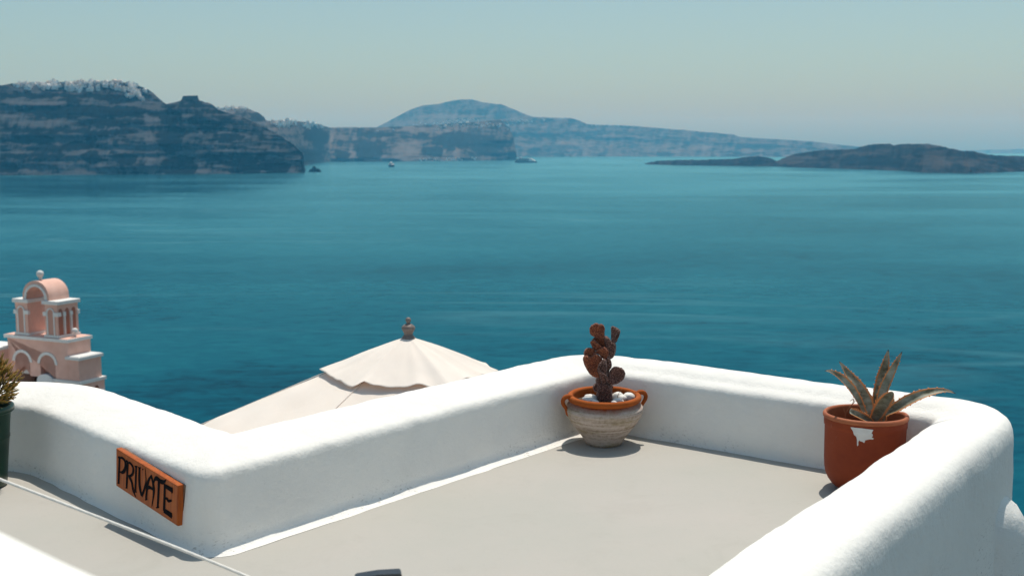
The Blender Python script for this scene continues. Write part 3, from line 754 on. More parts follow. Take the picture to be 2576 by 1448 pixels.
letters = {
 'P': [([(232, 408), (262, 412)], [(0, 12), (1, 18)]), ([(256, 405), (250, 560), (243, 742)], [(0, 26), (1, 24)]), ([(228, 748), (256, 742)], [(0, 8), (1, 14)]),
       ([(250, 420), (292, 418), (332, 468), (334, 560), (300, 606), (262, 600)], [(0, 10), (.4, 22), (.7, 30), (1, 8)])],
 'R': [([(340, 456), (372, 478)], [(0, 16), (1, 18)]), ([(366, 470), (362, 640), (354, 800)], [(0, 30), (1, 24)]), ([(340, 812), (366, 806)], [(0, 8), (1, 14)]),
       ([(360, 484), (402, 490), (442, 550), (438, 625), (402, 656), (368, 652)], [(0, 10), (.5, 26), (1, 10)]),
       ([(384, 655), (424, 740), (446, 850), (482, 936)], [(0, 24), (.6, 26), (1, 4)])],
 'I': [([(460, 532), (500, 536)], [(0, 10), (1, 8)]), ([(482, 530), (478, 700), (472, 862)], [(0, 26), (1, 24)]), ([(456, 868), (492, 866)], [(0, 8), (1, 8)])],
 'V': [([(506, 548), (545, 552)], [(0, 8), (1, 8)]), ([(526, 552), (524, 700), (534, 820), (556, 918)], [(0, 26), (.7, 32), (1, 20)]), ([(556, 922), (592, 830), (612, 720), (600, 552)], [(0, 24), (.5, 20), (1, 4)])],
 'A': [([(684, 648), (646, 716), (626, 812), (614, 960)], [(0, 10), (.4, 26), (1, 24)]), ([(600, 970), (632, 962)], [(0, 8), (1, 10)]), ([(676, 645), (706, 770), (712, 890), (688, 1062)], [(0, 20), (.5, 32), (1, 4)]),
       ([(626, 838), (656, 806), (706, 832)], [(0, 10), (.5, 24), (1, 14)])],
 'T': [([(712, 752), (724, 702), (752, 690), (802, 730), (842, 732), (866, 700)], [(0, 8), (.3, 28), (.7, 30), (1, 5)]), ([(778, 724), (772, 900), (764, 1062)], [(0, 28), (1, 24)]), ([(742, 1070), (782, 1060)], [(0, 6), (1, 12)])],
 'E': [([(850, 768), (848, 940), (844, 1112)], [(0, 24), (1, 30)]), ([(840, 776), (890, 806), (950, 842)], [(0, 24), (1, 34)]), ([(944, 836), (932, 882)], [(0, 14), (1, 4)]),
       ([(846, 946), (878, 948), (898, 976), (938, 968)], [(0, 8), (.5, 24), (1, 12)]), ([(838, 1098), (884, 1128), (942, 1168)], [(0, 30), (1, 36)]), ([(936, 1130), (942, 1182)], [(0, 4), (1, 14)])],
}
for ch, strokes in letters.items():
    bm = bmesh.new()
    for i, (pts, wd) in enumerate(strokes): stroke(bm, pts, wd, -0.0168 - 0.0001 * i)
    obj('letter', bm, M_INK, sign, normals=False)
bm = bmesh.new(); x_, z_ = sgn(570, 572); lathe(bm, [(0.0001, 0.002), (0.003, 0.001), (0.0034, 0)], 10)
bmesh.ops.rotate(bm, verts=bm.verts, cent=(0, 0, 0), matrix=Matrix.Rotation(PI / 2, 3, 'X')); bmesh.ops.translate(bm, verts=bm.verts, vec=(x_, -0.0165, z_))
obj('screw', bm, M_INK, sign)

# ------------------------------------------------------------------ handled clay pot with cactus
def clay_mat(name, base, pale, zlo, zhi, grey=True):
    m, nt, out = new_mat(name)
    b = pbsdf(nt, out, 0.85); b.inputs['Specular IOR Level'].default_value = 0.2
    v = coords(nt)
    n1 = noise_tex(nt, v, 9, 6, 0.7)
    terr = ramp(nt, n1, [(0.3, tuple(c * 0.75 for c in base)), (0.7, base)])
    if grey:
        sep = nt.nodes.new('ShaderNodeSeparateXYZ'); nt.links.new(v, sep.inputs[0])
        rings = noise_tex(nt, coords(nt, (3, 3, 130)), 1.0, 4, 0.6)
        spots_ = noise_tex(nt, v, 60, 5, 0.75)
        lim = ramp(nt, mth(nt, 'ADD', mth(nt, 'MULTIPLY', rings, 0.6), mth(nt, 'MULTIPLY', spots_, 0.4)), [(0.36, (0.25, 0.19, 0.145)), (0.5, pale), (0.66, (0.62, 0.53, 0.47))])
        moss = ramp(nt, noise_tex(nt, coords(nt, (7, 7, 22)), 1.0, 5, 0.65), [(0.50, (1, 1, 1)), (0.66, (0.62, 0.60, 0.40))])
        lim = mix(nt, 0.85, lim, moss, 'MULTIPLY')
        zz = mth(nt, 'ADD', sep.outputs[2], mth(nt, 'MULTIPLY', mth(nt, 'SUBTRACT', n1, 0.5), 0.05))
        mr = nt.nodes.new('ShaderNodeMapRange'); mr.inputs[1].default_value = zlo; mr.inputs[2].default_value = zhi
        nt.links.new(zz, mr.inputs[0])
        col = mix(nt, mr.outputs[0], lim, terr)
        nt.links.new(bump(nt, rings, 0.4, 0.004, bump(nt, spots_, 0.4, 0.0025)), b.inputs['Normal'])
    else:
        col = terr
        nt.links.new(bump(nt, noise_tex(nt, v, 70, 5, 0.7), 0.35, 0.0022), b.inputs['Normal'])
    nt.links.new(col, b.inputs['Base Color'])
    return m
M_CLAYP = clay_mat('limed_clay', (0.30, 0.062, 0.014), (0.50, 0.40, 0.335), 0.186, 0.214)
M_CLAY = clay_mat('terracotta', (0.42, 0.10, 0.018), None, 0, 0, False)
PC = Vector((0.440, 5.405, 0.001))
pot = thing('handled_pot', 'wide clay pot with two loop handles and orange rim in the terrace corner', 'pot', PC, 0)
pot.rotation_euler = (R(2.0), 0, R(0))
prof = [(0.0, 0.0), (0.078, 0.0), (0.086, 0.004), (0.092, 0.014), (0.104, 0.036), (0.122, 0.062), (0.143, 0.09), (0.162, 0.115), (0.176, 0.138), (0.183, 0.155), (0.185, 0.168), (0.1875, 0.172), (0.184, 0.177), (0.1855, 0.182), (0.181, 0.188), (0.173, 0.198), (0.163, 0.206),
        (0.158, 0.212), (0.158, 0.2155)]
bm = bmesh.new(); lathe(bm, prof, 72, cap=False)
bmesh.ops.remove_doubles(bm, verts=bm.verts, dist=1e-5)
obj('body', bm, M_CLAYP, pot, smooth=True)
prof = [(0.1585, 0.212), (0.166, 0.2125), (0.172, 0.216), (0.1755, 0.222), (0.177, 0.230), (0.1745, 0.238), (0.169, 0.2425), (0.161, 0.2435), (0.154, 0.241), (0.150, 0.234), (0.150, 0.224), (0.149, 0.216), (0.146, 0.208), (0.146, 0.19), (0.15, 0.16)]
bm = bmesh.new(); lathe(bm, prof, 72, cap=False); obj('rim', bm, M_CLAY, pot, smooth=True)
for sg in (-1, 1):
    aa = R(13) + (PI if sg < 0 else 0); u = Vector((math.cos(aa), math.sin(aa), 0)) * 0.94
    if sg > 0: u = Vector((math.cos(R(14)), math.sin(R(14)), 0)) * 0.965
    pts = [u * 0.170 + Vector((0, 0, 0.232)), u * 0.188 + Vector((0, 0, 0.241)), u * 0.207 + Vector((0, 0, 0.237)), u * 0.2175 + Vector((0, 0, 0.222)), u * 0.215 + Vector((0, 0, 0.205)), u * 0.205 + Vector((0, 0, 0.190)), u * 0.197 + Vector((0, 0, 0.176)), u * 0.192 + Vector((0, 0, 0.158)), u * 0.181 + Vector((0, 0, 0.150))]
    bm = bmesh.new(); tube(bm, bez(pts, 28), [interp([(0, .014), (.3, .0105), (.7, .0085), (1, .0105)], k / 28) for k in range(29)], 12)
    # flatten the strap a little across
    obj('handle', bm, clay_mat('terracotta_handle', (0.38, 0.088, 0.017), None, 0, 0, False), pot, smooth=True)
M_SOIL = simple('potting_soil', (0.05, 0.035, 0.025), (0.10, 0.07, 0.05), 30, 0.95, 0.8, 60, 0.006)
def soil(name, c, r, z, lab):
    bm = bmesh.new(); rows = []
    for k in range(10):
        rr = r * (1 - k / 9)
        rows.append([(c.x + rr * math.cos(a), c.y + rr * math.sin(a), z + 0.004 * n3(rr * 40 * math.cos(a), rr * 40 * math.sin(a), 1)) for a in [2 * PI * j / 40 for j in range(40)]])
    grid_mesh(bm, rows, close_u=True)
    o = obj(name, bm, M_SOIL, smooth=True); o['kind'] = 'stuff'; o['label'] = lab
soil('soil', PC, 0.147, 0.205, 'dark soil filling the handled clay pot')
# pebbles
M_STONE = simple('white_pebble', (0.74, 0.71, 0.66), (0.80, 0.77, 0.72), 14, 0.6, 0.15, 40, 0.002)
def pebble(x, y, rx, ry, rz_, z, lab, rot):
    bm = bmesh.new(); bmesh.ops.create_icosphere(bm, subdivisions=3, radius=1)
    sd_ = random.uniform(0, 50)
    for v in bm.verts:
        k = 1 + 0.20 * n3(v.co.x * 0.9 + sd_, v.co.y * 0.9, v.co.z * 0.9) + 0.08 * n3(v.co.x * 2.2 + sd_, v.co.y * 2.2, v.co.z * 2.2)
        v.co = Vector((v.co.x * rx * k, v.co.y * ry * k, v.co.z * rz_ * k)) * 1.16
    o = obj('pebble', bm, M_STONE, smooth=True, loc=(PC.x + x, PC.y + y, z + 0.006)); o.rotation_euler = (0.2 * math.sin(sd_), 0.2, rot)
    tag(o, lab, 'stone', 'white pebbles round the cactus')
pebble(-0.062, -0.010, 0.028, 0.022, 0.017, 0.219, 'larger white pebble left of the cactus stem', 0.3)
pebble(-0.079, -0.052, 0.024, 0.020, 0.014, 0.216, 'flat white pebble at the left front of the cactus', 0.1)
pebble(-0.048, -0.078, 0.017, 0.013, 0.010, 0.214, 'small pinkish white pebble in front left of the cactus stem', 0.8)
pebble(0.066, 0.005, 0.027, 0.022, 0.020, 0.224, 'tall white pebble just right of the cactus stem', 0.5)
pebble(0.084, -0.022, 0.022, 0.018, 0.016, 0.219, 'rounded white pebble between two others, right of the cactus', 1.2)
pebble(0.116, 0.004, 0.026, 0.022, 0.019, 0.220, 'smooth white pebble against the right inside of the clay rim', 0.4)
pebble(0.062, -0.062, 0.024, 0.020, 0.013, 0.215, 'shaded flat pebble at the right front of the cactus stem', 0.2)
pebble(0.040, -0.094, 0.014, 0.011, 0.010, 0.214, 'tiny white pebble at the front rim right of the cactus', 0.2)
# cactus
def cactus_mat(name, dark, lite):
    m, nt, out = new_mat(name)
    b = pbsdf(nt, out, 0.8)
    v = coords(nt)
    vo = nt.nodes.new('ShaderNodeTexVoronoi'); vo.inputs['Scale'].default_value = 170; nt.links.new(v, vo.inputs['Vector'])
    dots = ramp(nt, vo.outputs['Distance'], [(0.15, lite), (0.55, dark)])
    big = ramp(nt, noise_tex(nt, v, 14, 4, 0.6), [(0.35, (0.62, 0.62, 0.66)), (0.65, (1, 1, 1))])
    nt.links.new(mix(nt, 1.0, dots, big, 'MULTIPLY'), b.inputs['Base Color'])
    inv = mth(nt, 'SUBTRACT', 1.0, vo.outputs['Distance'])
    nt.links.new(bump(nt, inv, 0.9, 0.006), b.inputs['Normal'])
    b.inputs['Sheen Weight'].default_value = 0.15
    return m
M_CACA = cactus_mat('rusty_cactus_skin', (0.19, 0.038, 0.012), (0.58, 0.18, 0.065))
M_CACB = cactus_mat('brown_cactus_skin', (0.11, 0.042, 0.030), (0.44, 0.23, 0.17))
KS = 0.000268
cac = thing('cactus', 'dead-looking rusty brown prickly pear cactus with curled warty pads', 'cactus', (PC.x + 0.0, PC.y - 0.01, 0.205))
def pad(pts, yo, thick, mat, cup=0.0, bend=0.0, name='pad'):
    """a fleshy pad with the given outline (survey units), swollen to its thickness, dished and bent in depth"""
    P = [Vector(((x - 505) * KS, 0, (1448 - y) * KS + 0.012)) for x, y in pts]
    n = len(P); C = []
    for i in range(n):
        p0, p1, p2, p3 = P[i - 1], P[i], P[(i + 1) % n], P[(i + 2) % n]
        for k in range(4):
            u = k / 4
            C.append(0.5 * ((2 * p1) + (p2 - p0) * u + (2 * p0 - 5 * p1 + 4 * p2 - p3) * u * u + (3 * p1 - p0 - 3 * p2 + p3) * u ** 3))
    ctr = sum(C, Vector()) / len(C); rad = max((c - ctr).length for c in C)
    bm = bmesh.new(); rows = []; nv_ = 22
    for i in range(nv_ + 1):
        ph = -PI / 2 + PI * i / nv_; rr = max(0.0, math.cos(ph)) ** 0.62
        row = []
        for j, c in enumerate(C):
            d = c - ctr; p = ctr + d * rr
            f = rr * d.length / rad
            p.y = yo + thick * math.sin(ph) * (0.75 + 0.45 * rr) - cup * f * f + bend * (p.z - ctr.z)
            nn = (d.normalized() * math.cos(ph) + Vector((0, math.sin(ph), 0))).normalized()
            dd = noise.voronoi(Vector((p.x, p.y, p.z)) * 150)[0][0]
            p += nn * (0.0036 * max(0, 1 - dd * 1.35) - 0.0008)
            row.append(p)
        rows.append(row)
    grid_mesh(bm, rows, close_u=True); bmesh.ops.remove_doubles(bm, verts=bm.verts, dist=1e-6)
    return obj(name, bm, mat, cac, smooth=True)
def lip(pts, yo, r, mat):
    bm = bmesh.new(); Q = bez([Vector(((x - 505) * KS, yo + dy, (1448 - y) * KS + 0.012)) for x, y, dy in pts], 40)
    tube(bm, Q, [r * (0.55 + 0.45 * math.sin(PI * k / 40)) * (1 + 0.22 * n3(k * 0.9, yo * 90, 3)) for k in range(41)], 10)
    return obj('pad_rim', bm, mat, cac, smooth=True)
pad([(385, 1500), (368, 1400), (366, 1300), (356, 1160), (350, 1080), (382, 1015), (450, 1000), (540, 1050), (565, 1120), (628, 1150), (640, 1250), (650, 1400), (640, 1500), (510, 1530)], 0.0, 0.032, M_CACB, name='stem')
pad([(520, 1010), (480, 900), (470, 780), (500, 690), (540, 640), (590, 640), (610, 720), (600, 860), (580, 1000)], 0.012, 0.020, M_CACB, name='stem')
pad([(400, 1180), (440, 1130), (520, 1120), (580, 1170), (612, 1240), (600, 1310), (540, 1335), (460, 1310), (410, 1250)], -0.028, 0.014, M_CACB)
pad([(300, 1220), (320, 1170), (350, 1155), (390, 1200), (400, 1260), (370, 1302), (328, 1290)], -0.006, 0.013, M_CACB)
pad([(625, 1180), (648, 1185), (660, 1210), (650, 1235), (628, 1232)], -0.004, 0.008, M_CACB)
pad([(505, 320), (560, 328), (610, 380), (645, 418), (690, 430), (709, 520), (700, 620), (660, 700), (600, 726), (550, 690), (530, 600), (522, 500), (500, 400)], 0.020, 0.019, M_CACB)
pad([(500, 345), (440, 352), (350, 342), (288, 312), (246, 262), (234, 205), (254, 140), (310, 95), (368, 84), (404, 108), (440, 94), (480, 114), (504, 170), (504, 250), (505, 320)], 0.022, 0.015, M_CACA, cup=0.012)
pad([(610, 150), (640, 130), (690, 148), (735, 176), (742, 215), (705, 290), (672, 390), (650, 425), (622, 398), (614, 300), (614, 220)], 0.004, 0.011, M_CACB, cup=0.010, bend=0.12)
pad([(735, 176), (768, 205), (782, 240), (768, 300), (742, 370), (712, 436), (672, 425), (690, 350), (720, 270), (742, 215)], 0.020, 0.010, M_CACB, cup=-0.008)
pad([(270, 425), (305, 370), (375, 345), (455, 367), (513, 418), (536, 485), (520, 525), (460, 520), (400, 500), (330, 460)], 0.034, 0.011, M_CACA, cup=0.020)
pad([(262, 430), (285, 405), (322, 418), (370, 455), (440, 495), (440, 530), (400, 560), (345, 570), (300, 530), (272, 480)], 0.006, 0.013, M_CACA, cup=-0.006)
pad([(140, 645), (138, 590), (165, 540), (215, 516), (280, 520), (322, 546), (345, 600), (330, 690), (240, 720), (160, 690)], 0.004, 0.014, M_CACA, cup=0.010)
pad([(300, 608), (338, 576), (380, 540), (430, 506), (490, 494), (540, 528), (568, 590), (560, 650), (540, 705), (480, 710), (430, 660), (380, 620)], -0.002, 0.015, M_CACA, cup=0.012)
pad([(116, 668), (140, 638), (190, 636), (236, 656), (268, 648), (300, 616), (350, 610), (410, 638), (452, 690), (450, 780), (430, 880), (420, 980), (400, 1020), (350, 1026), (280, 1000), (220, 940), (166, 850), (124, 750)], -0.018, 0.018, M_CACA, cup=0.020)
pad([(540, 690), (580, 684), (612, 740), (628, 810), (612, 870), (572, 930), (540, 965), (534, 850)], -0.012, 0.014, M_CACB, bend=-0.1)
pad([(545, 1000), (580, 930), (620, 860), (670, 828), (740, 836), (800, 858), (846, 908), (858, 980), (832, 1050), (762, 1110), (680, 1142), (612, 1144), (560, 1104)], -0.020, 0.015, M_CACB, cup=0.022)
pad([(480, 688), (520, 708), (534, 790), (534, 900), (548, 1000), (540, 1080), (500, 1142), (460, 1152), (420, 1062), (386, 960), (378, 860), (390, 790), (430, 735)], -0.042, 0.014, M_CACB, cup=-0.012)
lip([(470, 700, 0), (410, 770, -.006), (384, 860, -.010), (420, 920, -.012), (480, 960, -.012), (530, 1010, -.008), (538, 1080, -.004)], -0.052, 0.0075, M_CACB)
lip([(272, 440, 0), (268, 420, .0), (300, 398, -.002), (350, 432, -.004), (400, 475, -.004), (436, 498, 0)], -0.002, 0.008, M_CACA)
lip([(300, 380, 0), (350, 352, 0), (420, 350, 0), (480, 385, 0), (525, 440, 0), (536, 490, 0)], 0.022, 0.007, M_CACA)
# dry stalks among the pebbles
bm = bmesh.new()
tube(bm, bez([Vector((0.055, -0.03, 0.21)), Vector((0.07, -0.02, 0.255)), Vector((0.088, -0.01, 0.27))], 10), 0.0009, 5)
tube(bm, bez([Vector((0.05, -0.06, 0.222)), Vector((0.075, -0.065, 0.232)), Vector((0.098, -0.05, 0.222))], 10), 0.0009, 5)
tube(bm, bez([Vector((-0.07, 0.03, 0.21)), Vector((-0.06, 0.03, 0.25)), Vector((-0.055, 0.025, 0.262))], 10), 0.0008, 5)
M_STRAW = simple('dry_stalk', (0.26, 0.12, 0.05), rough=0.9)
tag(obj('dry_stalk', bm, M_STRAW, loc=(PC.x, PC.y, 0)), 'thin dry stalks lying among the white pebbles', 'twig')

# ------------------------------------------------------------------ tall terracotta pot with agave
QC = Vector((1.459, 4.66, 0.001))
qpot = thing('terracotta_pot', 'tall plain terracotta pot with a splash of white paint on its front', 'pot', QC)
qpot.scale = (1, 1, 0.95)
RR = 0.168
m, nt, out = new_mat('painted_terracotta')
b = pbsdf(nt, out, 0.7); b.inputs['Specular IOR Level'].default_value = 0.3
v = coords(nt)
base = ramp(nt, noise_tex(nt, v, 6, 6, 0.65), [(0.3, (0.21, 0.030, 0.008)), (0.7, (0.29, 0.048, 0.012))])
wear = ramp(nt, noise_tex(nt, v, 11, 6, 0.7), [(0.60, (0, 0, 0)), (0.74, (1, 1, 1))])
base = mix(nt, mth(nt, 'MULTIPLY', wear, 0.4), base, (0.40, 0.19, 0.13))
nt.links.new(base, b.inputs['Base Color'])
nt.links.new(bump(nt, noise_tex(nt, v, 90, 5, 0.7), 0.25, 0.0016), b.inputs['Normal'])
M_QPOT = m
prof = [(0.0, 0.0), (0.085, 0.0), (0.098, 0.003), (0.113, 0.012), (0.130, 0.028), (0.144, 0.048), (0.154, 0.072), (0.159, 0.100), (0.161, 0.14), (0.1618, 0.22), (0.1625, 0.282), (0.1632, 0.284), (0.1655, 0.2865), (0.1663, 0.30), (0.1665, 0.318)]
bm = bmesh.new(); lathe(bm, prof, 80, cap=False); bmesh.ops.remove_doubles(bm, verts=bm.verts, dist=1e-5); obj('body', bm, M_QPOT, qpot, smooth=True)
prof = [(0.1655, 0.3185), (0.170, 0.321), (0.1715, 0.328), (0.170, 0.335), (0.1655, 0.3395), (0.160, 0.340), (0.1555, 0.336), (0.154, 0.328), (0.153, 0.30), (0.150, 0.24), (0.148, 0.20)]
bm = bmesh.new(); vs = lathe(bm, prof, 120, cap=False)
for ring in vs:           # chipped, lumpy stretch of rim at the right
    for v_ in ring:
        a = math.atan2(v_.co.y, v_.co.x); kx = math.exp(-((a - R(22)) / 0.26) ** 2)
        if v_.co.z > 0.322: v_.co.z -= kx * (0.007 + 0.006 * n3(a * 16, 0, 1)); 
        rr_ = 1 + kx * 0.02 * n3(a * 20, v_.co.z * 60, 0); v_.co.x *= rr_; v_.co.y *= rr_
obj('rim', bm, simple('terracotta_rim', (0.33, 0.085, 0.030), (0.42, 0.125, 0.045), 16, 0.7, 0.3, 70, 0.002), qpot, smooth=True)
# white paint splash, a thin coat on the pot
splash = [(418, 728), (430, 738), (438, 760), (446, 790), (462, 806), (470, 830), (472, 862), (470, 880), (476, 886), (482, 876), (482, 850), (490, 838), (500, 846), (516, 850), (530, 860), (536, 852), (540, 838), (560, 834), (580, 830), (604, 832), (614, 824), (594, 812), (604, 800), (588, 792), (600, 782),
          (578, 774), (588, 764), (608, 750), (580, 746), (550, 742), (520, 738), (490, 735), (456, 732), (440, 729)]
def on_pot(px, py, r):
    x = (3200 + px * 0.4836) * 0.6287; y = (1350 + py * 0.4836) * 0.6287
    d = ray(x, y); ox, oy = -QC.x, -QC.y
    A_ = d.x ** 2 + d.y ** 2; B_ = 2 * (ox * d.x + oy * d.y); C_ = ox * ox + oy * oy - r * r
    t = (-B_ - math.sqrt(max(0, B_ * B_ - 4 * A_ * C_))) / (2 * A_)
    return (math.atan2(d.y * t - QC.y, d.x * t - QC.x), (EYE + d.z * t - QC.z) / 0.95 - 0.006)
ang = [on_pot(px, py, 0.1672) for px, py in splash]
def potr(z): return interp([(0.072, .154), (0.100, .159), (0.14, .161), (0.22, .1618), (0.270, .1625), (0.279, .1655), (0.2865, .1659), (0.318, .1668)], z)
bm = bmesh.new()
vv = [bm.verts.new((a, 0, z)) for a, z in ang]; bm.faces.new(vv)
bmesh.ops.triangulate(bm, faces=bm.faces[:]); bmesh.ops.subdivide_edges(bm, edges=bm.edges[:], cuts=3, use_grid_fill=True)
for v_ in bm.verts:
    a, z = v_.co.x, v_.co.z; z = min(z, 0.3175); r_ = potr(z) + 0.0012
    v_.co = Vector((r_ * math.cos(a), r_ * math.sin(a), z))
obj('paint_splash', bm, simple('white_paint', (0.72, 0.70, 0.67), (0.66, 0.63, 0.60), 30, 0.6, 0.3, 60, 0.002), qpot)
soil('soil', QC, 0.150, 0.255, 'dark soil deep in the tall terracotta pot')

# agave
def agave_mat():
    m, nt, out = new_mat('agave_leaf')
    at = nt.nodes.new('ShaderNodeAttribute'); at.attribute_name = 'edge'
    tp = nt.nodes.new('ShaderNodeAttribute'); tp.attribute_name = 'tip'
    v = coords(nt)
    green = ramp(nt, noise_tex(nt, coords(nt, (14, 14, 26)), 1.0, 6, 0.65), [(0.36, (0.13, 0.118, 0.070)), (0.5, (0.27, 0.265, 0.19)), (0.66, (0.42, 0.43, 0.36))])
    e2 = mth(nt, 'ADD', at.outputs['Fac'], mth(nt, 'MULTIPLY', mth(nt, 'SUBTRACT', noise_tex(nt, v, 60, 3, 0.6), 0.5), 0.22))
    ed = ramp(nt, e2, [(0.66, (0, 0, 0)), (0.80, (1, 1, 1))])
    col = mix(nt, ed, green, (0.72, 0.29, 0.10))
    tipm = ramp(nt, tp.outputs['Fac'], [(0.93, (0, 0, 0)), (0.97, (1, 1, 1))])
    col = mix(nt, tipm, col, (0.05, 0.028, 0.03))
    d = nt.nodes.new('ShaderNodeBsdfPrincipled'); d.inputs['Roughness'].default_value = 0.55
    nt.links.new(col, d.inputs['Base Color'])
    nt.links.new(bump(nt, noise_tex(nt, coords(nt, (60, 60, 20)), 1.0, 4, 0.6), 0.3, 0.003), d.inputs['Normal'])
    tr = nt.nodes.new('ShaderNodeBsdfTranslucent'); nt.links.new(col, tr.inputs['Color'])
    mx = nt.nodes.new('ShaderNodeMixShader'); mx.inputs[0].default_value = 0.22
    nt.links.new(d.outputs[0], mx.inputs[1]); nt.links.new(tr.outputs[0], mx.inputs[2]); nt.links.new(mx.outputs[0], out.inputs['Surface'])
    return m
M_AGAVE = agave_mat()
KA = 0.000234
agave = thing('agave', 'agave with spiny orange-edged leaves growing in the tall terracotta pot', 'agave plant', (QC.x, QC.y, 0.0))
ZA = at_d(2195, 1052, QC.y).z; XA = at_d(2195, 1052, QC.y).x - QC.x
def AP(x, y, d):
    p = at_d((3280 + x * .2348) * .6287, (1380 + y * .2348) * .6287, QC.y + d); return Vector((p.x - QC.x, d, p.z))
def leaf(pts, hws, deps, tilt=0.0, chan=0.45, name='leaf', cut=False):
    """pts: spine (survey units), hws half widths, deps depth offsets in metres; tilt turns the blade about its spine"""
    n = 36; P = [AP(x, y, dy) for (x, y), dy in zip(pts, deps)]
    S = bez(P, n)
    H = [interp([(i / (len(hws) - 1), h) for i, h in enumerate(hws)], k / n) * KA * 1.03 for k in range(n + 1)]
    bm = bmesh.new(); le = bm.verts.layers.float.new('edge'); lt = bm.verts.layers.float.new('tip')
    view = Vector((0.0, -1.0, 0.12))
    U = [-1, -0.88, -0.7, -0.35, 0, 0.35, 0.7, 0.88, 1]
    fr = []; bk = []; edges = ([], [])
    for k, s in enumerate(S):
        t = (S[min(k + 1, n)] - S[max(k - 1, 0)]).normalized()
        wv_ = t.cross(view).normalized()                      # across the blade
        nn = wv_.cross(t).normalized()
        q = Matrix.Rotation(R(tilt), 3, t); wv_ = q @ wv_; nn = q @ nn
        h = H[k]; th = 0.0016 + 0.006 * min(1, h / 0.02)
        r1 = []; r2 = []
        for u in U:
            dish = chan * h * (u * u) 
            p = s + wv_ * (u * h) + nn * dish
            tk = th * (1 - 0.85 * abs(u) ** 3)
            r1.append(p + nn * tk * 0.3); r2.append(p - nn * tk * 0.7)
        fr.append(r1); bk.append(r2)
        edges[0].append((r1[0], -wv_)); edges[1].append((r1[-1], wv_))
    va = grid_mesh(bm, fr); vb = grid_mesh(bm, bk)
    for row in (va, vb):
        for k, r in enumerate(row):
            for u, v_ in zip(U, r): v_[le] = abs(u) ** 1.0; v_[lt] = k / n if not cut else k / n * 0.9
    for k in range(n):
        bm.faces.new((va[k][0], va[k + 1][0], vb[k + 1][0], vb[k][0])); bm.faces.new((va[k][-1], vb[k][-1], vb[k + 1][-1], va[k + 1][-1]))
    bm.faces.new(va[-1] + vb[-1][::-1]); bm.faces.new(va[0][::-1] + vb[0])
    for side in (0, 1):        # marginal teeth
        k = 3
        while k < n - 5:
            p, o_ = edges[side][k]; p2, _ = edges[side][k + 1]
            if H[k] > 0.006:
                tip = (p + p2) / 2 + o_ * random.uniform(0.003, 0.0065) + (p2 - p) * random.uniform(-0.3, 0.4)
                mid_ = (p + p2) / 2
                dn = (p2 - p).cross(o_).normalized() * 0.0012
                vs_ = [bm.verts.new(x) for x in (p.lerp(mid_, .35) + dn, p2.lerp(mid_, .35) + dn, p2.lerp(mid_, .35) - dn, p.lerp(mid_, .35) - dn, tip)]
                for v_ in vs_: v_[le] = 1.0; v_[lt] = 0.5
                for a, b_ in ((0, 1), (1, 2), (2, 3), (3, 0)): bm.faces.new((vs_[a], vs_[b_], vs_[4]))
            k += random.choice((2, 2, 3))
    return obj(name, bm, M_AGAVE, agave, smooth=True)
leaf([(800, 1300), (672, 985), (520, 735), (350, 555), (200, 455), (85, 437)], [30, 66, 80, 66, 28, 2], [0.0, 0.0, -0.01, -0.02, -0.03, -0.03], 28, 0.5)
leaf([(885, 1300), (790, 960), (645, 715), (500, 520), (410, 390), (325, 275)], [50, 112, 108, 72, 36, 2], [0.02, 0.03, 0.04, 0.06, 0.07, 0.08], 12, 0.35)
leaf([(925, 1300), (975, 880), (1060, 560), (1118, 300), (1165, 72)], [36, 84, 108, 62, 2], [0.04, 0.06, 0.08, 0.09, 0.095], -14, 0.7)
leaf([(945, 1250), (1075, 790), (1180, 540), (1290, 320), (1400, 108)], [45, 84, 74, 48, 2], [0.02, 0.025, 0.03, 0.03, 0.03], -24, 0.4)
leaf([(900, 1330), (1000, 1130), (1100, 970), (1190, 860), (1240, 800)], [70, 112, 116, 88, 30], [-0.03, -0.05, -0.07, -0.085, -0.095], -20, 0.55, cut=True)
leaf([(1020, 1270), (1130, 1165), (1290, 1080), (1500, 955), (1740, 850), (1980, 790), (2150, 778), (2312, 822)], [34, 60, 88, 98, 84, 58, 28, 2], [-0.01, -0.02, -0.03, -0.04, -0.05, -0.05, -0.05, -0.05], -38, 0.5)
leaf([(900, 1330), (780, 1260), (650, 1195), (510, 1130)], [40, 66, 74, 62], [-0.04, -0.06, -0.075, -0.085], 30, 0.6, cut=True)
leaf([(1080, 1230), (1170, 1090), (1230, 1000), (1262, 915)], [40, 50, 44, 8], [0.05, 0.07, 0.08, 0.085], -40, 0.5)
leaf([(1020, 1330), (1080, 1250), (1110, 1190)], [60, 50, 8], [-0.05, -0.06, -0.07], 10, 0.4, cut=True)
bm = bmesh.new()
tube(bm, bez([AP(450, 1420, -0.06), AP(435, 1180, -0.05), AP(490, 1080, -0.05), AP(560, 985, -0.05), AP(575, 920, -0.055), AP(510, 950, -0.06)], 30), [0.0026 - 0.0016 * k / 30 for k in range(31)], 6)
tube(bm, bez([AP(450, 1300, -0.06), AP(430, 1160, -0.06), AP(405, 1075, -0.06)], 10), [0.002 - 0.0012 * k / 10 for k in range(11)], 6)
tube(bm, bez([AP(430, 1300, -0.07), AP(400, 1240, -0.07), AP(360, 1205, -0.07)], 10), 0.001, 6)
tube(bm, bez([AP(560, 1000, -0.05), AP(590, 960, -0.05), AP(545, 918, -0.05)], 10), 0.001, 6)
tag(obj('dry_twig', bm, simple('dead_twig', (0.30, 0.10, 0.04), rough=0.9), loc=(QC.x, QC.y, 0)), 'dry reddish twig curling out of the tall terracotta pot', 'twig')

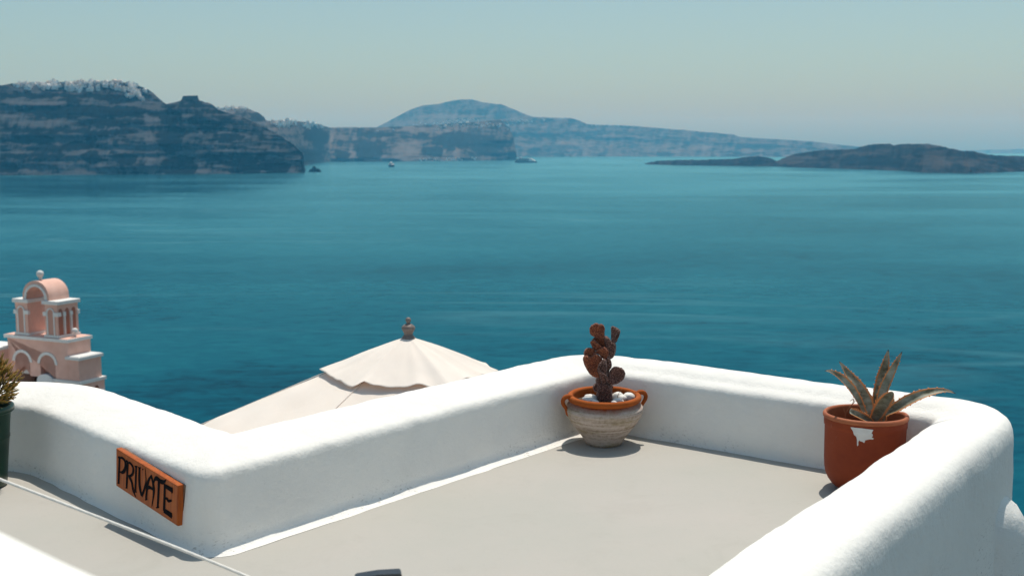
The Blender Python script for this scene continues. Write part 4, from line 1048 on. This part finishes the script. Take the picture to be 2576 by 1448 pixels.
# ------------------------------------------------------------------ green pot with shrub at the left edge
GC = at_z(-42, 1222, 0.0); GC.z = 0.001
gp = thing('green_pot', 'dark green ridged pot cut off by the left edge of the photo', 'pot', GC)
M_GREEN = simple('green_glaze', (0.004, 0.030, 0.016), (0.006, 0.045, 0.022), 10, 0.32, 0.15, 60, 0.001)
gr = 0.134
prof = [(0.0, 0.0), (0.088, 0.0), (0.094, 0.006), (0.098, 0.06), (0.107, 0.16), (0.112, 0.205), (0.1145, 0.208), (0.1125, 0.212), (0.1145, 0.216), (0.1125, 0.220), (0.116, 0.26), (0.120, 0.30), (0.121, 0.312)]
bm = bmesh.new(); lathe(bm, prof, 56, cap=False); bmesh.ops.remove_doubles(bm, verts=bm.verts, dist=1e-5); obj('body', bm, M_GREEN, gp, smooth=True)
prof = [(0.120, 0.313), (0.129, 0.314), (0.135, 0.320), (0.137, 0.330), (0.135, 0.340), (0.129, 0.345), (0.122, 0.344), (0.117, 0.338), (0.114, 0.32), (0.110, 0.26)]
bm = bmesh.new(); lathe(bm, prof, 56, cap=False); obj('rim', bm, M_GREEN, gp, smooth=True)
soil('soil', GC, 0.112, 0.315, 'dark soil under the bush in the green pot')
m, nt, out = new_mat('succulent_fingers')
b = pbsdf(nt, out, 0.6); gi = nt.nodes.new('ShaderNodeAttribute'); gi.attribute_name = 'tone'
nt.links.new(ramp(nt, gi.outputs['Fac'], [(0.0, (0.035, 0.036, 0.010)), (0.45, (0.14, 0.105, 0.012)), (0.8, (0.33, 0.20, 0.020)), (1.0, (0.36, 0.15, 0.030))]), b.inputs['Base Color'])
bush = thing('potted_bush', 'bushy olive shrub with short stubby finger leaves in the green pot', 'shrub', (GC.x, GC.y, 0.0))
bm = bmesh.new(); lt = bm.verts.layers.float.new('tone')
ctr = Vector((0, 0, 0.425)); 
for i in range(1500):
    d = Vector((random.gauss(0, 1), random.gauss(0, 1), random.gauss(0.15, 1))).normalized()
    if d.z < -0.75: continue
    k = random.uniform(0.55, 1.0) ** 0.5
    lump = 1 + 0.22 * n3(d.x * 2.3, d.y * 2.3, d.z * 2.3)
    p = ctr + Vector((d.x * 0.142, d.y * 0.142, d.z * 0.118)) * k * lump
    up = (d + Vector((0, 0, 0.55)) + Vector((random.gauss(0, .35), random.gauss(0, .35), random.gauss(0, .3)))).normalized()
    L_ = random.uniform(0.018, 0.036)
    n0 = len(bm.verts)
    tube(bm, [p, p + up * L_ * .55, p + up * L_ + Vector((0, 0, 0.003))], [0.0022, 0.0024, 0.0011], 5)
    bm.verts.ensure_lookup_table()
    base_t = random.uniform(0.1, 0.75)
    for q, v_ in enumerate(bm.verts[n0:]): v_[lt] = base_t + 0.22 * (q // 5)
    # side twigs
obj('foliage', bm, m, bush, smooth=True, normals=False)
bm = bmesh.new()
for i in range(40):
    d = Vector((random.gauss(0, 1), random.gauss(0, 1), abs(random.gauss(0.6, .6)))).normalized()
    tube(bm, [Vector((0, 0, 0.30)), Vector((d.x * .05, d.y * .05, 0.34 + d.z * .03)), ctr + Vector((d.x * .115, d.y * .115, d.z * .09))], [0.005, 0.0035, 0.002], 5)
obj('stem', bm, simple('brown_stem', (0.06, 0.04, 0.02), rough=0.9), bush)

# ------------------------------------------------------------------ parasol beyond the wall
UC = at_d(1027, 845, 7.8)
um = thing('parasol', 'cream canvas parasol with loose vent flap rising beyond the white wall', 'parasol', (UC.x, UC.y, -2.45))
zu = UC.z + 2.45     # apex height above the lower terrace
m, nt, out = new_mat('cream_canvas')
d = nt.nodes.new('ShaderNodeBsdfDiffuse'); tr = nt.nodes.new('ShaderNodeBsdfTranslucent'); mx = nt.nodes.new('ShaderNodeMixShader'); mx.inputs[0].default_value = 0.19
cc = ramp(nt, noise_tex(nt, coords(nt), 3, 5, 0.6), [(0.3, (0.90, 0.84, 0.765)), (0.7, (0.93, 0.88, 0.815))])
nt.links.new(cc, d.inputs[0]); tr.inputs[0].default_value = (1.0, 0.68, 0.50, 1)
nt.links.new(bump(nt, noise_tex(nt, coords(nt), 5, 4, 0.6), 0.25, 0.02, bump(nt, noise_tex(nt, coords(nt), 160, 3, 0.6), 0.25, 0.002)), d.inputs['Normal'])
nt.links.new(d.outputs[0], mx.inputs[1]); nt.links.new(tr.outputs[0], mx.inputs[2]); nt.links.new(mx.outputs[0], out.inputs['Surface'])
M_CANVAS = m
NR = 6
LIFTS = ((188, 11, .040), (207, 5, .016), (221, 6, .026), (246, 4.5, .062), (256, 8, .03), (280, 9, .02), (318, 8, .052), (340, 6, .022), (20, 9, .04), (60, 8, .05), (110, 10, .04), (150, 7, .05))
def canopy(r0_, r1_, z_of, ns=180, nrr=40, wave=0.0, sag=0.0):
    bm = bmesh.new(); rows = []
    for i in range(nrr + 1):
        r = lerp(r0_, r1_, i / nrr); f = i / nrr; row = []
        for j in range(ns):
            a = 2 * PI * j / ns
            ph = (a / (2 * PI / NR)) % 1.0               # 0 at a rib
            mid_ = math.sin(PI * ph)
            poly = lerp(1.0, math.cos(PI / NR) / math.cos((ph - 0.5) * 2 * PI / NR), 0.85)
            rr = r * poly
            z = z_of(r) - sag * mid_ * f * (1 - 0.4 * f)
            z += 0.016 * n3(rr * math.cos(a) * 5, rr * math.sin(a) * 5, 1) * f + 0.013 * n3(math.cos(a) * 4.5, math.sin(a) * 4.5, r * 1.2 + 4) * min(1, r * 3)
            if wave:          # the loose hem lifts in folds of different width
                for la, lw, lh in LIFTS:
                    da = (a - R(la) + PI) % (2 * PI) - PI
                    z += 0.7 * lh * math.exp(-abs(da / R(lw)) ** 1.6) * f ** 5
                z += 0.012 * n3(a * 5, 5, 1) * f ** 3
            row.append((rr * math.cos(a), rr * math.sin(a), z))
        rows.append(row)
    grid_mesh(bm, rows, close_u=True)
    return bm
def zv(r): return zu - 0.30 * r - 0.16 * r * r
def zm(r): return zu - 0.010 - 0.425 * r
bmv = canopy(0.03, 0.615, zv, wave=0.075, sag=0.01); o = obj('vent_flap', bmv, M_CANVAS, um, smooth=True)
o.modifiers.new('s', 'SOLIDIFY').thickness = 0.003
bmv = canopy(0.30, 1.72, zm, sag=0.03); o = obj('canopy', bmv, M_CANVAS, um, smooth=True)
o.modifiers.new('s', 'SOLIDIFY').thickness = 0.003
M_TEAK = simple('weathered_teak', (0.155, 0.115, 0.10), (0.235, 0.185, 0.165), 30, 0.6, 0.2, 50, 0.002)
for k in range(NR):
    a = 2 * PI * k / NR
    bm = bmesh.new(); tube(bm, [(0.05 * math.cos(a), 0.05 * math.sin(a), zm(0.05) - 0.03), (1.68 * math.cos(a), 1.68 * math.sin(a), zm(1.68) - 0.022)], 0.012, 6); obj('rib', bm, M_TEAK, um)
    bm = bmesh.new(); tube(bm, [(1.715 * math.cos(a), 1.715 * math.sin(a), zm(1.715) + 0.006), (0.36 * math.cos(a), 0.36 * math.sin(a), zm(0.36) + 0.004)], 0.0025, 5); obj('seam', bm, M_CANVAS, um)
u1 = 7.8 / F
finial = [(0.0, 53), (3.5, 52.3), (6.0, 50), (7.2, 46.5), (6.8, 43), (5.0, 40), (4.2, 38.2), (5.6, 36.8), (10, 34.5), (15, 31), (17.4, 27), (17.0, 23), (14.6, 18.5), (12.2, 14), (11.2, 10), (11.4, 7), (14.5, 5.6), (14.8, 3.2), (17.5, 0.6), (17.5, -2)]
bm = bmesh.new(); lathe(bm, [(r * u1, zu - 0.012 + z * u1) for r, z in finial], 32, cap=False); bmesh.ops.remove_doubles(bm, verts=bm.verts, dist=1e-5); obj('finial', bm, M_TEAK, um, smooth=True)
bm = bmesh.new(); tube(bm, [(0, 0, 0.03), (0, 0, zu - 0.02)], 0.026, 12); obj('pole', bm, M_TEAK, um, smooth=True)
bm = bmesh.new(); lathe(bm, [(0.0, 0.0), (0.30, 0.0), (0.30, 0.06), (0.26, 0.09), (0.04, 0.11), (0.035, 0.25)], 24); obj('base', bm, simple('concrete_base', (0.3, 0.29, 0.27), rough=0.9), um)

# ------------------------------------------------------------------ bell tower
M_PINK = simple('pink_render', (0.72, 0.42, 0.335), (0.80, 0.49, 0.40), 2.2, 0.9, 0.3, 14, 0.02)
M_TRIM = simple('white_trim', (0.72, 0.70, 0.68), (0.78, 0.76, 0.73), 3, 0.85)
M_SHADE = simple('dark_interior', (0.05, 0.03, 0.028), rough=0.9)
TD = 45.0
K0 = at_d(169, 855, TD)        # near corner of the middle cornice
yaw = -R(25.0)
bt = thing('bell_tower', 'pink and white church bell tower with stacked arches above the sea', 'bell tower', (K0.x, K0.y, K0.z), yaw); bt.scale = (1.11, 0.70, 1.0)
# local axes: x along the front from left (-) to the near corner (0); y going back along the right side; z up from the middle cornice
def part(name, bm, mat): return obj(name, bm, mat, bt)
def arch_outline(x0, x1, z0, z1, arches):
    """wall outline (x,z) with arched openings that start from the bottom edge"""
    pts = [(x0, z0)]
    for cx_, r, spring in sorted(arches):
        pts += [(cx_ - r, z0), (cx_ - r, spring)] if spring > z0 + 1e-4 else [(cx_ - r, z0)]
        pts += [(cx_ + r * math.cos(a), spring + r * math.sin(a)) for a in [PI - PI * k / 14 for k in range(1, 14)]]
        pts += [(cx_ + r, spring), (cx_ + r, z0)] if spring > z0 + 1e-4 else [(cx_ + r, z0)]
    return pts + [(x1, z0), (x1, z1), (x0, z1)]
def archivolt(bm, cx_, r, spring, wd, y0, y1, legs=0.0, axis='y'):
    o_ = [(cx_ + (r + wd), spring - legs)] + [(cx_ + (r + wd) * math.cos(a), spring + (r + wd) * math.sin(a)) for a in [PI * k / 16 for k in range(17)]] + [(cx_ - (r + wd), spring - legs)]
    i_ = [(cx_ - r, spring - legs)] + [(cx_ + r * math.cos(a), spring + r * math.sin(a)) for a in [PI - PI * k / 16 for k in range(17)]] + [(cx_ + r, spring - legs)]
    prism(bm, o_ + i_, axis, y0, y1)
FW, SD = 3.15, 1.90
# middle stage: room with two arches in front
z_m0 = -1.62
bm = bmesh.new()
prism(bm, arch_outline(-FW + 0.14, -0.07, z_m0, -0.13, [(-2.30, 0.37, -1.06), (-1.05, 0.37, -1.06)]), 'y', 0.07, 0.37)
box(bm, -FW + 0.14, -FW + 0.40, 0.37, SD - 0.07, z_m0, -0.13)
box(bm, -0.37, -0.07, 0.37, SD - 0.07, z_m0, -0.13)
part('middle_stage', bm, M_PINK)
M_INSHADE = simple('shaded_inner_wall', (0.36, 0.125, 0.085), (0.46, 0.18, 0.125), 3, 0.9)  # shade inside the arches painted in as a deeper pink
bm = bmesh.new(); box(bm, -FW + 0.403, -0.373, 0.95, SD - 0.07, z_m0, -0.135); box(bm, -1.74, -1.61, 0.373, 0.947, z_m0, -0.135); part('inner_wall', bm, M_INSHADE)
for cx_ in (-2.30, -1.05):
    bm = bmesh.new(); archivolt(bm, cx_, 0.372, -1.06, 0.115, 0.03, 0.0698); part('archivolt', bm, M_TRIM)
bm = bmesh.new(); box(bm, -FW, 0.0, 0.0, SD, -0.125, 0.0); part('cornice', bm, M_TRIM)
bm = bmesh.new(); box(bm, -FW + .05, -.05, 0.05, SD - .05, 0.003, 0.02); part('ledge', bm, M_PINK)
# shoulder step on the right
bm = bmesh.new(); box(bm, -0.065, 0.44, 0.07, SD - 0.12, -1.62, -0.80); part('side_block', bm, M_PINK)
bm = bmesh.new(); box(bm, -0.16, 0.52, 0.0, SD - 0.05, -0.795, -0.68); box(bm, -0.10, 0.46, 0.06, SD - 0.1, -0.678, -0.655); part('cornice', bm, M_TRIM)
bm = bmesh.new(); box(bm, -FW - 0.55, -FW + 0.135, 0.2, SD - 0.12, -1.62, -0.72); part('side_block', bm, M_PINK)
bm = bmesh.new(); box(bm, -FW - 0.62, -FW + 0.13, 0.13, SD - 0.05, -0.715, -0.58); part('cornice', bm, M_TRIM)
# lower stage
bm = bmesh.new(); box(bm, -0.80, 0.56, -0.02, SD + 0.05, -1.75, -1.625); part('cornice', bm, M_TRIM)
bm = bmesh.new(); box(bm, -0.70, 0.50, 0.05, SD - 0.02, -6.6, -1.755); box(bm, -FW - 0.55, -2.75, 0.15, SD - 0.02, -6.6, -1.625); part('lower_stage', bm, M_PINK)
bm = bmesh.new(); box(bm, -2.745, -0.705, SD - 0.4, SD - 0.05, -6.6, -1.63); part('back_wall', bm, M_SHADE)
bm = bmesh.new(); prism(bm, [(-1.55, -6.6), (-0.76, -6.6), (-0.76, -1.75)] + [(-1.155 + 0.395 * math.cos(a), -1.75 + 0.28 * math.sin(a)) for a in [PI * k / 10 for k in range(1, 10)]] + [(-1.55, -1.75)], 'y', -0.05, 0.9); part('vaulted_niche', bm, M_TRIM)
bm = bmesh.new(); box(bm, -2.72, -1.92, 0.38, 0.9, -1.60, -1.42); part('sill', bm, M_TRIM)
for yy in (0.35, 0.95, 1.55):        # colonnettes and little arches on the right flank
    bm = bmesh.new(); box(bm, 0.503, 0.56, yy - 0.10, yy + 0.10, -3.4, -2.25); box(bm, 0.503, 0.60, yy - 0.16, yy + 0.16, -2.25, -2.12); part('pilaster', bm, M_TRIM)
for yy in (0.65, 1.25):
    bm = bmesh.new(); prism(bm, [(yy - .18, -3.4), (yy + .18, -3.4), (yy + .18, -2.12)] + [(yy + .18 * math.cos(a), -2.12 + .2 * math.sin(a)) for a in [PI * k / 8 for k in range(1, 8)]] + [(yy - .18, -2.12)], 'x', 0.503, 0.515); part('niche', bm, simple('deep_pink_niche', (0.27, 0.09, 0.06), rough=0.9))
bm = bmesh.new(); archivolt(bm, -0.36, 0.30, -2.3, 0.05, 0.0, 0.048, legs=0.6); part('niche', bm, M_TRIM)
# upper stage: two piers carrying a barrel vault
x_a0, x_a1, x_b0, x_b1 = -2.60, -1.99, -1.14, -0.53
y0, y1 = 0.16, SD - 0.20
ZC = 1.34
def pier(xa, xb):
    bm = bmesh.new(); box(bm, xa, xb, y0, y1, 0.02, ZC); part('pier', bm, M_PINK)
    bm = bmesh.new(); box(bm, xa - 0.05, xb + 0.05, y0 - 0.05, y1 + 0.05, 0.0205, 0.12); part('plinth', bm, M_TRIM)
    bm = bmesh.new(); box(bm, xa - 0.09, xb + 0.09, y0 - 0.09, y1 + 0.09, ZC + 0.003, ZC + 0.15, 0.015); part('cornice', bm, M_TRIM)
    bm = bmesh.new(); w_ = xb - xa
    for (u0, u1_) in ((-0.06, 0.17 * w_), (0.70 * w_, w_ + 0.06)):
        box(bm, xa + u0, xa + u1_, y0 - 0.06, y0 + 0.10, 0.88, 1.04)
    if xb > -1: 
        for v0 in (0.62, 1.12): box(bm, xb - 0.05, xb + 0.06, v0 - .10, v0 + .10, 0.88, 1.04)
        box(bm, xb - 0.05, xb + 0.06, y1 - .12, y1 + .06, 0.88, 1.04)
        box(bm, xb + 0.003, xb + 0.06, y0 + 0.101, y0 + 0.2, 0.88, 1.04)
    part('capital', bm, M_TRIM)
    cxm = (xa + xb) / 2 - 0.02
    bm = bmesh.new(); archivolt(bm, cxm, 0.135, 1.02, 0.055, y0 - 0.035, y0 - 0.002, legs=0.90); part('archivolt', bm, M_TRIM)
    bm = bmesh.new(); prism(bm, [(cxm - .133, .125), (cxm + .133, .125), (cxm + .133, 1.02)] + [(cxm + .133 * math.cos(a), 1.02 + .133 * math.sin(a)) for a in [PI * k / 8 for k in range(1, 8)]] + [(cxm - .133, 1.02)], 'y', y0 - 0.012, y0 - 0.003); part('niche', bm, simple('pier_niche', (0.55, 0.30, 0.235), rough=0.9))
    if xb > -1:
        for v0 in (0.62, 1.12):
            bm = bmesh.new(); tube(bm, [(xb + 0.03, v0, 0.125), (xb + 0.03, v0, 0.88)], 0.055, 10); part('column', bm, M_TRIM)
        for v0 in (0.38, 0.87, 1.36):
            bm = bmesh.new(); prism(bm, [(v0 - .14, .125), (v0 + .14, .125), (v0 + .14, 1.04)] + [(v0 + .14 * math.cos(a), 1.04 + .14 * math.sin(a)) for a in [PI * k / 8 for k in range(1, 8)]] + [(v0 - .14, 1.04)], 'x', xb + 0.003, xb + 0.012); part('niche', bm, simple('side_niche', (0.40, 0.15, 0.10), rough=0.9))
pier(x_a0, x_a1); pier(x_b0, x_b1)
cv = (x_a1 + x_b0) / 2
Ro, Ri = 0.64, 0.49
bm = bmesh.new()
o_ = [(cv + Ro, ZC + 0.152)] + [(cv + Ro * math.cos(a), ZC + 0.28 + Ro * math.sin(a)) for a in [PI * k / 24 for k in range(25)]] + [(cv - Ro, ZC + 0.152)]
i_ = [(cv - Ri, ZC + 0.152)] + [(cv + Ri * math.cos(a), ZC + 0.22 + Ri * math.sin(a)) for a in [PI - PI * k / 24 for k in range(25)]] + [(cv + Ri, ZC + 0.152)]
prism(bm, o_ + i_, 'y', y0 + 0.02, y1 - 0.02); part('vault', bm, M_PINK)
bm = bmesh.new(); archivolt(bm, cv, Ri - 0.03, ZC + 0.22, 0.10, y0 - 0.02, y0 + 0.0195, legs=0.07); part('archivolt', bm, M_TRIM)
def ball(x, y, z, r, name='finial'):
    bm = bmesh.new(); lathe(bm, [(r * .45, z - 0.012), (r * .42, z + r * .7), (r * .62, z + r * 1.0), (r * .95, z + r * 1.5), (r * 1.05, z + r * 1.95), (r * .98, z + r * 2.4), (r * .7, z + r * 2.75), (r * 0.3, z + r * 2.95), (0.001, z + r * 3.0)], 20)
    for v_ in bm.verts: v_.co.x = v_.co.x / 1.11 + x; v_.co.y = v_.co.y / 0.70 + y
    o = part(name, bm, M_TRIM)
    for p_ in o.data.polygons: p_.use_smooth = True
ball(cv, y0 + 0.42, ZC + 0.28 + Ro - 0.01, 0.135)
ball(-0.24, 0.95, 0.02, 0.12)
# unseen white roof added to bounce light onto the tower; church wall cut by the left of the frame
cl = at_d(-6, 880, 46.0)
bm = bmesh.new(); box(bm, -7.5, -0.4, -7.5, -0.35, -5.4, -2.5, 0.12); box(bm, -7.5, -0.4, -7.5, -7.2, -2.45, -2.15, 0.08)
ro = obj('bounce_roof', bm, M_WHITE, loc=(K0.x, K0.y, K0.z)); ro.rotation_euler = (0, 0, yaw)
tag(ro, 'unseen flat white roof added to bounce light onto the pink bell tower', 'bounce roof')
nb = thing('pink_church_wall', 'pink church wall with white coping cut by the left edge behind the bush', 'wall', (cl.x, cl.y, cl.z), yaw)
bm = bmesh.new(); box(bm, -2.2, 0.0, 0.0, 1.2, -7.0, -0.02); obj('wall', bm, M_PINK, nb)
bm = bmesh.new(); box(bm, -2.25, 0.03, -0.04, 1.25, -0.017, 0.09); obj('coping', bm, M_TRIM, nb)

# a dry leaf blown against the foot of the wall
lp = at_z(342, 1254, 0.004)
bm = bmesh.new()
rows = [[(0.020 * (u - .5) * 2, 0.008 * math.sin(PI * u) * s_, 0.004 + 0.006 * abs(s_) + 0.004 * math.sin(3 * u)) for u in [k / 8 for k in range(9)]] for s_ in (-1, -.4, .4, 1)]
grid_mesh(bm, rows); o = obj('dry_leaf', bm, M_STRAW, loc=lp); o.rotation_euler = (0.3, 0, 0.6)
tag(o, 'tiny curled dry leaf at the foot of the wall below the sign', 'leaf')
